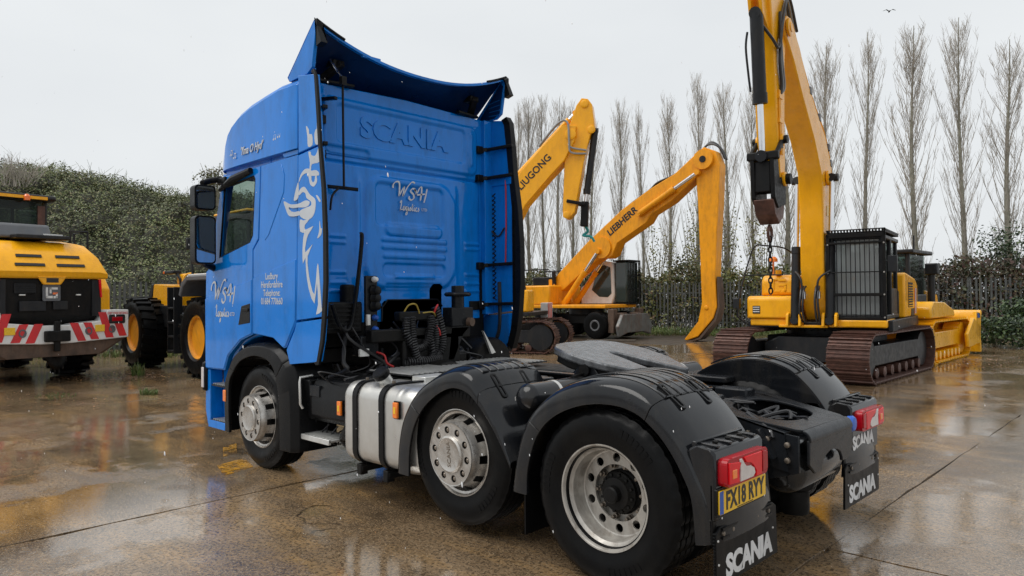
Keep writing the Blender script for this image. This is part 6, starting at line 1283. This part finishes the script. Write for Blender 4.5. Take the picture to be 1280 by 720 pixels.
# ---------------------------------------------------------------- wheel loaders
def loader(loc, rz, label):
    W = empty('wheel_loader', loc, rz); tag(W, label, 'wheel loader', 'wheel loaders parked by the bank')
    # rear body: dark grille under a yellow hood
    b = MB(); b.prism([(-3.30, 1.22), (-3.36, 1.95), (-.5, 2.05), (-.5, 1.0), (-3.0, 1.0)], 'y', -1.0, 1.0); gr_ = b.build('rear_grille', 'grime', W, .03, recalc=True)
    for (y0, y1, z0, z1, m_) in ((.30, .72, 1.66, 1.84, 'mgrey'), (-.62, -.52, 1.62, 1.645, 'white_pl'), (.5, .62, 1.62, 1.645, 'white_pl'), (.1, .62, 1.34, 1.52, 'mdark'), (-.34, -.04, 1.36, 1.52, 'mdark')):
        MB().box(-3.375, -3.31, y0, y1, z0, z1).build('grille_panel', m_ if m_ == 'white_pl' else 'mdark', gr_, .01)
    for k in range(5): MB().box(-3.385, -3.34, .32, .70, 1.68+k*.032, 1.69+k*.032).build('grille_slat', 'grime', gr_)
    for y in (-.96, .96): MB().box(-3.37, -3.1, y-.1, y+.1, 1.22, 1.93).build('grille_edge', 'mdark', gr_, .02)
    bd = MB(); bd.prism(rrect(0, 1.67, .36, .30, .03), 'x', -3.392, -3.365); bg_ = bd.build('maker_badge', 'mgrey', gr_, .006, recalc=True)
    b = MB(); lg = [(-.115, .0, .035, .20), (-.115, .0, .20, .035)]
    def lb(y0, y1, z0, z1, m_='white_pl'): MB().box(-3.400, -3.390, -(y0), -(y1), 1.57+z0, 1.57+z1).build('badge_mark', m_, bg_)
    lb(-.12, -.075, 0, .2); lb(-.12, .02, 0, .045); lb(-.045, .12, .16, .2); lb(-.045, -.005, .09, .2); lb(.035, .12, .0, .04); lb(.08, .12, .0, .09); lb(.02, .12, .07, .105, 'orange')
    for s in (1, -1): MB().prism([(s*1.04, 1.93), (s*.99, 1.93), (s*1.03, 1.58), (s*1.06, 1.58)], 'x', -3.41, -3.35).build('tail_lamp', 'red_lens', W, .01, recalc=True)
    # hood: sloped tail with slots
    R0 = [(-3.40, 1.16, 1.96), (-3.44, 1.17, 2.06), (-3.20, 1.06, 2.38), (-2.85, .92, 2.62), (-2.2, .85, 2.70), (-.6, .82, 2.72)]
    hb = MB(); hb.loft([[(x, -w_, 1.95), (x, -w_, z-.03), (x, -w_+.16, z), (x, w_-.16, z), (x, w_, z-.03), (x, w_, 1.95)] for x, w_, z in R0]); hd = hb.build('hood', 'yellow', W, .03, 45, recalc=True)
    for s in (1, -1):
        for (x, z, y0, y1) in ((-3.36, 2.18, .12, .70), (-3.235, 2.345, .14, .64)): MB().box(-.012, .012, y0, y1, -.030, .030, Matrix.Translation((x, (0 if s > 0 else 0), z)) @ Matrix.Scale(s, 4, (0, 1, 0)) @ Matrix.Rotation(R(37), 4, 'Y')).build('hood_slot', 'letter_black', hd)
    b = MB(); b.prism([(-.30, 1.97), (.30, 1.97), (.18, 1.82), (-.18, 1.82)], 'x', -3.43, -3.38); hk = b.build('hood_catch', 'yellow', W, .02, recalc=True); MB().box(-3.44, -3.42, -.12, .12, 1.86, 1.94).build('catch_recess', 'letter_black', hk)
    MB().box(-3.0, -2.5, -.55, .55, 2.68, 2.76).build('hood_vent', 'mdark', hd, .02)
    b = MB(); b.prism([(-2.75, 2.70), (-2.6, 2.98), (-1.75, 3.02), (-1.65, 2.70)], 'y', -.30, .92); b.build('precleaner_hood', 'mgrey', W, .06, recalc=True)
    MB().box(-2.77, -2.75, -.5, -.1, 2.74, 2.80).build('hood_sticker', 'white_pl', hd)
    # counterweight with red and white chevrons
    CW = [(1.55, 1.34), (1.07, 1.34), (1.0, 1.14), (.40, 1.09), (.28, 1.07), (-.28, 1.07), (-.40, 1.09), (-1.0, 1.14), (-1.07, 1.34), (-1.55, 1.34), (-1.55, .80), (-.9, .77), (-.3, .74), (.3, .74), (.9, .77), (1.55, .80)]
    b = MB(); b.prism(CW, 'x', -3.62, -2.75); cw_ = b.build('counterweight', 'white', W, .03, recalc=True)
    b = MB(); b.prism([(1.54, .795), (-1.54, .795), (-1.0, .50), (1.0, .50)], 'x', -3.55, -2.75); b.build('muddy_skirt', 'mudrust', W, .04, recalc=True)
    for s in (1, -1):
        for (yc, z0, z1, dy) in ((1.42, .83, 1.16, .12), (1.12, .81, 1.30, .14), (.80, .79, 1.11, .14), (.52, .77, 1.11, .14)):
            MB().prism([(s*(yc-.085), z0), (s*(yc+.085), z0), (s*(yc+.085-dy*1.2), z1), (s*(yc-.085-dy*1.2), z1)], 'x', -3.628, -3.618).build('red_stripe', 'redstripe', cw_, recalc=True)
        MB().box(-3.645, -3.612, s*.80, s*1.0, .93, 1.06).build('warning_label', 'plate', cw_, .004)
        MB().prism(rrect(s*1.28, 1.16, .36, .17, .03), 'x', -3.64, -3.61).build('rear_light_box', 'mdark', cw_, .01, recalc=True); MB().box(-3.65, -3.638, s*1.16, s*1.40, 1.12, 1.20).build('rear_light', 'dkred_lens', cw_, .01)
        for (y, z) in ((1.17, .97), (.66, .95)): MB().lathe([(.075, 0), (.075, .02), (.05, .02), (.045, .005), (0, .004)], (-3.618, s*y, z), (-1, 0, 0), 16).build('lifting_hole', 'mgrey', cw_)
        text('warning_text', 'KEEP YOUR DISTANCE', 'redstripe', cw_, TM((-3.623, s*1.30, 1.272), (0, -1, 0), (0, 0, 1)), .06, .001, .001, 0, .75)
    b = MB(); b.box(-3.72, -3.6, -.25, .25, .78, .98); b.box(-3.68, -3.6, -.06, .06, .60, 1.15); b.build('tow_hitch', 'grime', W, .02)
    for s in (1, -1):
        b = MB(); b.prism([(-2.9, 1.2), (-2.9, 1.75), (-2.6, 2.05), (-1.9, 2.12), (-.95, 2.05), (-.75, 1.7), (-.95, 1.75), (-1.15, 1.93), (-1.9, 1.98), (-2.45, 1.92), (-2.7, 1.6)], 'y', s*1.02, s*1.5); b.build('rear_fender', 'yellow', W, .04, recalc=True)
        MB().prism([(-2.95, 1.0), (-2.75, 1.0), (-2.75, 1.9), (-2.9, 1.72)], 'y', s*1.02, s*1.48).build('fender_flap', 'yellow', W, .04, recalc=True)
    # cab
    b = MB()
    for (x, y) in ((-1.5, .62), (-1.5, -.62), (.15, .55), (.15, -.55)): b.bar((x, y, 1.9), (x*1.0+.02, y*1.05, 3.55), .09, .09)
    b.box(-1.6, .2, -.72, .72, 1.6, 2.15); cb_ = b.build('cab', 'mdark', W, .02)
    b = MB(); b.box(-1.75, .35, -.82, .82, 3.54, 3.66); rf = b.build('cab_roof', 'mdark', W, .05); MB().box(-1.77, -1.74, -.6, .6, 3.56, 3.62).build('roof_strip', 'yellow', rf)
    b = MB(); b.lathe([(.07, 0), (.07, .08), (.04, .12), (0, .13)], (-1.78, -.15, 3.52), (0, 0, 1), 12); b.build('beacon', 'orange', W)
    MB().box(-1.56, -1.55, -.62, .62, 2.2, 3.52).build('rear_glass', 'mglass', cb_); MB().box(.17, .18, -.55, .55, 2.1, 3.5).build('windscreen', 'mglass', cb_)
    for s in (1, -1): MB().box(-1.45, .12, s*.63, s*.64, 2.1, 3.5).build('side_glass', 'mglass', cb_)
    b = MB(); b.box(-1.1, -.6, -.3, .3, 2.15, 2.4); b.box(-1.25, -1.08, -.3, .3, 2.3, 3.05); b.build('seat', 'seat', cb_, .05)
    b = MB(); b.box(-1.58, -1.52, -.62, -.46, 2.4, 3.45); b.build('rusty_pillar', 'rust', cb_)
    for s in (1, -1):
        rails(W, [[(-1.9, s*1.45, 2.1), (-1.9, s*1.45, 2.95), (-1.2, s*1.45, 2.95), (-1.2, s*1.45, 2.1)], [(-1.9, s*1.05, 2.1), (-1.9, s*1.05, 2.95), (-1.9, s*1.45, 2.95)]], .026)
        b = MB(); b.box(-2.0, -1.1, s*.85, s*1.5, 2.12, 2.16); b.build('platform', 'mdark', W)
        b = MB(); b.tube([(-.1, s*.7, 3.4), (.1, s*1.15, 3.4), (.1, s*1.2, 3.3)], .025, 6); b.box(.05, .15, s*1.05, s*1.3, 2.85, 3.28); b.build('cab_mirror', 'mdark', W, .02)
        b = MB(); b.box(-.9, -.4, s*.7, s*1.15, .6, .7); b.box(-.9, -.4, s*.7, s*1.2, 1.0, 1.08); b.box(-.95, -.35, s*.68, s*.75, .6, 2.1)
        b.tube([(-.38, s*1.18, .7), (-.30, s*1.1, 1.5), (-.25, s*1.0, 2.3)], .022, 6); b.build('access_steps', 'mdark', W, .01)
    b = MB(); b.box(-1.62, -1.1, -1.35, -.8, 2.2, 2.62); b.build('air_cleaner', 'mdark', W, .06)
    # middle and front frame with lift arms
    b = MB(); b.box(-2.6, -.4, -.65, .65, .55, 1.3); b.box(-.4, .7, -.35, .35, .6, 1.1); b.build('rear_frame', 'mdark', W, .03)
    b = MB(); b.prism([(.6, .6), (2.3, .6), (2.5, 1.2), (1.9, 2.2), (1.2, 2.3), (.6, 1.3)], 'y', -.5, .5); b.build('front_frame', 'yellow', W, .04, recalc=True)
    for s in (1, -1):
        b = MB(); b.prism([(1.2, 2.3), (1.5, 2.35), (2.6, 1.7), (3.6, .75), (3.75, .45), (3.45, .4), (2.4, 1.35), (1.2, 1.95)], 'y', s*.5, s*.66); b.build('lift_arm', 'yellow', W, .02, recalc=True)
        b = MB(); b.prism([(.75, 1.55), (.9, 1.85), (1.2, 2.05), (1.9, 2.1), (2.5, 1.9), (2.5, 1.84), (1.9, 2.0), (1.25, 1.96), (.98, 1.78), (.85, 1.5)], 'y', s*.72, s*1.48); b.build('front_fender', 'mgrey', W, .02, recalc=True)
        b = MB(); b.box(.55, .85, s*.9, s*1.15, 2.05, 2.16); b.build('front_lamp', 'orange', W, .02)
    b = MB(); b.prism([(3.5, .1), (4.7, .05), (4.75, .12), (3.95, .35), (3.75, .8), (4.1, 1.45), (3.95, 1.5), (3.5, .9)], 'y', -1.55, 1.55); b.build('bucket', 'mudrust', W, .02, recalc=True)
    for (x, m_) in ((-1.65, 0), (1.65, 0)):
        b = MB(); b.cyl((x, -1.1, .87), (x, 1.1, .87), .2, 14); b.build('axle', 'mdark', W)
        for s in (1, -1):
            w_ = link('wheel', LT[0], W, (x, s*1.12, .86)); w_.rotation_euler = (0, .3*x, 0 if s > 0 else PI); link('rim', LT[1], w_)
    return W
def loader_tyre():
    b = MB(); b.lathe([(.44, .24), (.5, .31), (.62, .335), (.74, .32), (.80, .28), (.815, .2), (.815, -.2), (.80, -.28), (.74, -.32), (.62, -.335), (.5, -.31), (.44, -.24)], n=48, closed=True)
    n = 22
    for k in range(n):
        for s in (1, -1):
            a = 2*PI*(k+(.5 if s < 0 else 0))/n; T = Matrix.Rotation(a, 4, 'Y')
            b.add([(-.05, s*.01, .80), (.05, s*.01, .80), (.10, s*.31, .74), (0, s*.31, .74), (-.04, s*.01, .875), (.04, s*.01, .875), (.085, s*.325, .845), (.015, s*.325, .845)], [(0, 1, 2, 3), (4, 7, 6, 5), (0, 4, 5, 1), (1, 5, 6, 2), (2, 6, 7, 3), (3, 7, 4, 0)], T)
    t = b.mesh('loader_tyre', 30, True); t.materials.append(M['rubber'])
    b = MB(); b.lathe([(.45, .2), (.47, .26), (.45, .27), (.42, .25), (.40, .18), (.38, .06), (.30, .03), (.22, .04), (.20, .13), (.14, .15), (0, .15), (0, .0), (.38, -.05), (.45, -.2)], n=40)
    r_ = b.mesh('loader_rim', 40, True); r_.materials.append(M['orange_rim']); return t, r_
LT = loader_tyre()
def loader2(loc, rz):
    W = empty('wheel_loader', loc, rz); tag(W, 'yellow wheeled loader side on, half hidden behind the truck door and mirror', 'wheel loader', 'wheel loaders parked by the bank')
    b = MB(); b.box(-2.2, 2.2, -.62, .62, .6, 1.25); b.prism([(-1.9, 1.0), (.6, 1.0), (.6, 1.52), (-1.9, 1.52)], 'y', -.95, .95); b.build('frame', 'mdark', W, .03, recalc=True)
    b = MB(); b.prism([(-2.45, 1.45), (-.5, 1.45), (-.5, 2.0), (-2.3, 2.06)], 'y', -.85, .85); hd = b.build('hood', 'yellow', W, .05, recalc=True)
    b = MB(); b.prism([(-2.9, .9), (-2.47, 1.45), (-2.32, 2.07), (-2.45, 2.07), (-2.85, 1.5), (-3.0, .9)], 'y', -.84, .84); b.build('hood_nose', 'mdark', W, .03, recalc=True)
    b = MB(); b.box(-2.8, -.8, -.8, .8, .7, 1.44); b.build('rear_body', 'mdark', W, .05)
    for s in (1, -1):
        b = MB(); b.prism([(.85, 1.75), (.98, 2.02), (1.25, 2.16), (2.3, 2.16), (2.6, 1.95), (2.6, 1.88), (2.25, 2.06), (1.3, 2.06), (1.08, 1.94), (.95, 1.72)], 'y', s*.7, s*1.45); b.build('fender', 'mgrey', W, .02, recalc=True)
        MB().prism([(1.2, 2.165), (2.35, 2.165), (2.3, 2.20), (1.25, 2.20)], 'y', s*.75, s*1.4).build('fender_cover', 'white_pl', W, .01, recalc=True)
        for k in range(4): MB().box(-.45, -.10, s*1.0, s*1.2, .45+k*.33, .50+k*.33).build('ladder_step', 'mdark', W, .01)
        for x in (-.46, -.10): MB().box(x, x+.04, s*1.0, s*1.2, .42, 1.95).build('ladder_rail', 'mdark', W, .01)
        MB().tube(catmull([(.40, s*1.15, 1.8), (.38, s*1.15, 2.1), (.45, s*1.1, 2.22), (.65, s*1.05, 2.24)], 4), .03, 6).build('yellow_handle', 'yellow', W)
        MB().tube([(1.0, s*1.2, 2.1), (1.0, s*1.22, 3.2), (1.1, s*1.1, 3.3)], .025, 6).build('handrail', 'mdark', W); MB().box(1.02, 1.1, s*1.18, s*1.36, 2.75, 3.0).build('mirror', 'mdark', W, .02)
        MB().box(-1.35, -.75, s*.75, s*.95, 2.28, 2.36).build('lamp_bar', 'mdark', W, .02); MB().box(-1.36, -1.28, s*.74, s*.96, 2.29, 2.35).build('lamp', 'orange', W, .01)
        MB().tube([(-.8, s*.85, 2.3), (-.6, s*.85, 2.15), (-.55, s*.85, 1.98)], .03, 6).build('lamp_arm', 'mdark', W)
    b = MB(); b.box(-.95, -.4, -.8, .5, 2.03, 2.28); b.build('yellow_box', 'yellow', W, .05)
    b = MB(); b.box(.55, 1.1, -.7, .7, 2.03, 2.35); b.build('cab_base', 'mdark', W, .03)
    b = MB()
    for (x, y) in ((1.15, .62), (1.15, -.62), (2.4, .6), (2.4, -.6)): b.box(x-.04, x+.04, y-.04, y+.04, 1.6, 3.4)
    b.box(1.1, 2.5, -.68, .68, 1.5, 2.1); b.box(1.0, 2.6, -.75, .75, 3.4, 3.5); c = b.build('cab', 'mdark', W, .02); MB().box(1.0, 2.6, -.74, .74, 3.501, 3.56).build('cab_roof', 'yellow', W, .03)
    for s in (1, -1): MB().box(1.2, 2.4, s*.62, s*.63, 2.1, 3.4).build('side_glass', 'mglass', c)
    MB().box(1.08, 1.10, -.2, .1, 2.4, 2.6).build('permit_card', 'clear_lens', c)
    b = MB(); b.prism([(2.2, .6), (3.4, .3), (3.6, .6), (2.6, 1.6), (2.2, 1.6)], 'y', -.6, .6); b.build('lift_frame', 'yellow', W, .04, recalc=True)
    for x in (-2.12, 1.65):
        MB().cyl((x, -1.0, .87), (x, 1.0, .87), .18, 12).build('axle', 'mdark', W)
        for s in (1, -1):
            w_ = link('wheel', LT[0], W, (x, s*1.12, .86)); w_.rotation_euler = (0, .4*x, 0 if s > 0 else PI); link('rim', LT[1], w_)
HD = Vector((math.cos(.13), math.sin(.13), 0))
p = at(-9.15, 14.3)+HD*3.5
L1 = loader((p.x, p.y, 0), .13, 'yellow wheel loader seen from behind with red and white chevron counterweight'); L1.scale = (1, .9, 1.09)
loader2((14.4, -3.12, 0), PI)
# ================================================================= SLEET
rnd = random.Random(99); sb_ = MB()
for k in range(380):
    dep = 1.6+9*rnd.random()**.8; lat = (rnd.random()-.5)*1.5*dep; z = 1.65+(rnd.random()-.47)*.86*dep
    if z < .1 or z > 7: continue
    p = at(lat, dep, z)
    if -1.3 < p.y < 1.3 and -.9 < p.x < 5.5 and z < 4: continue
    r_ = rnd.uniform(.0009, .0021); d_ = Vector((-.18, .0, -1)).normalized(); l_ = r_*rnd.uniform(1.5, 4.5)
    sb_.tube([p-d_*l_, p-d_*l_*.4, p+d_*l_*.5, p+d_*l_], [r_*.3, r_, r_, r_*.25], 6)
M['sleet'] = mat('sleet', (.85, .87, .9), .3)
sl_ = sb_.build('falling_sleet', 'sleet'); tag(sl_, 'fine white sleet drops falling through the air', 'sleet', kind='stuff')
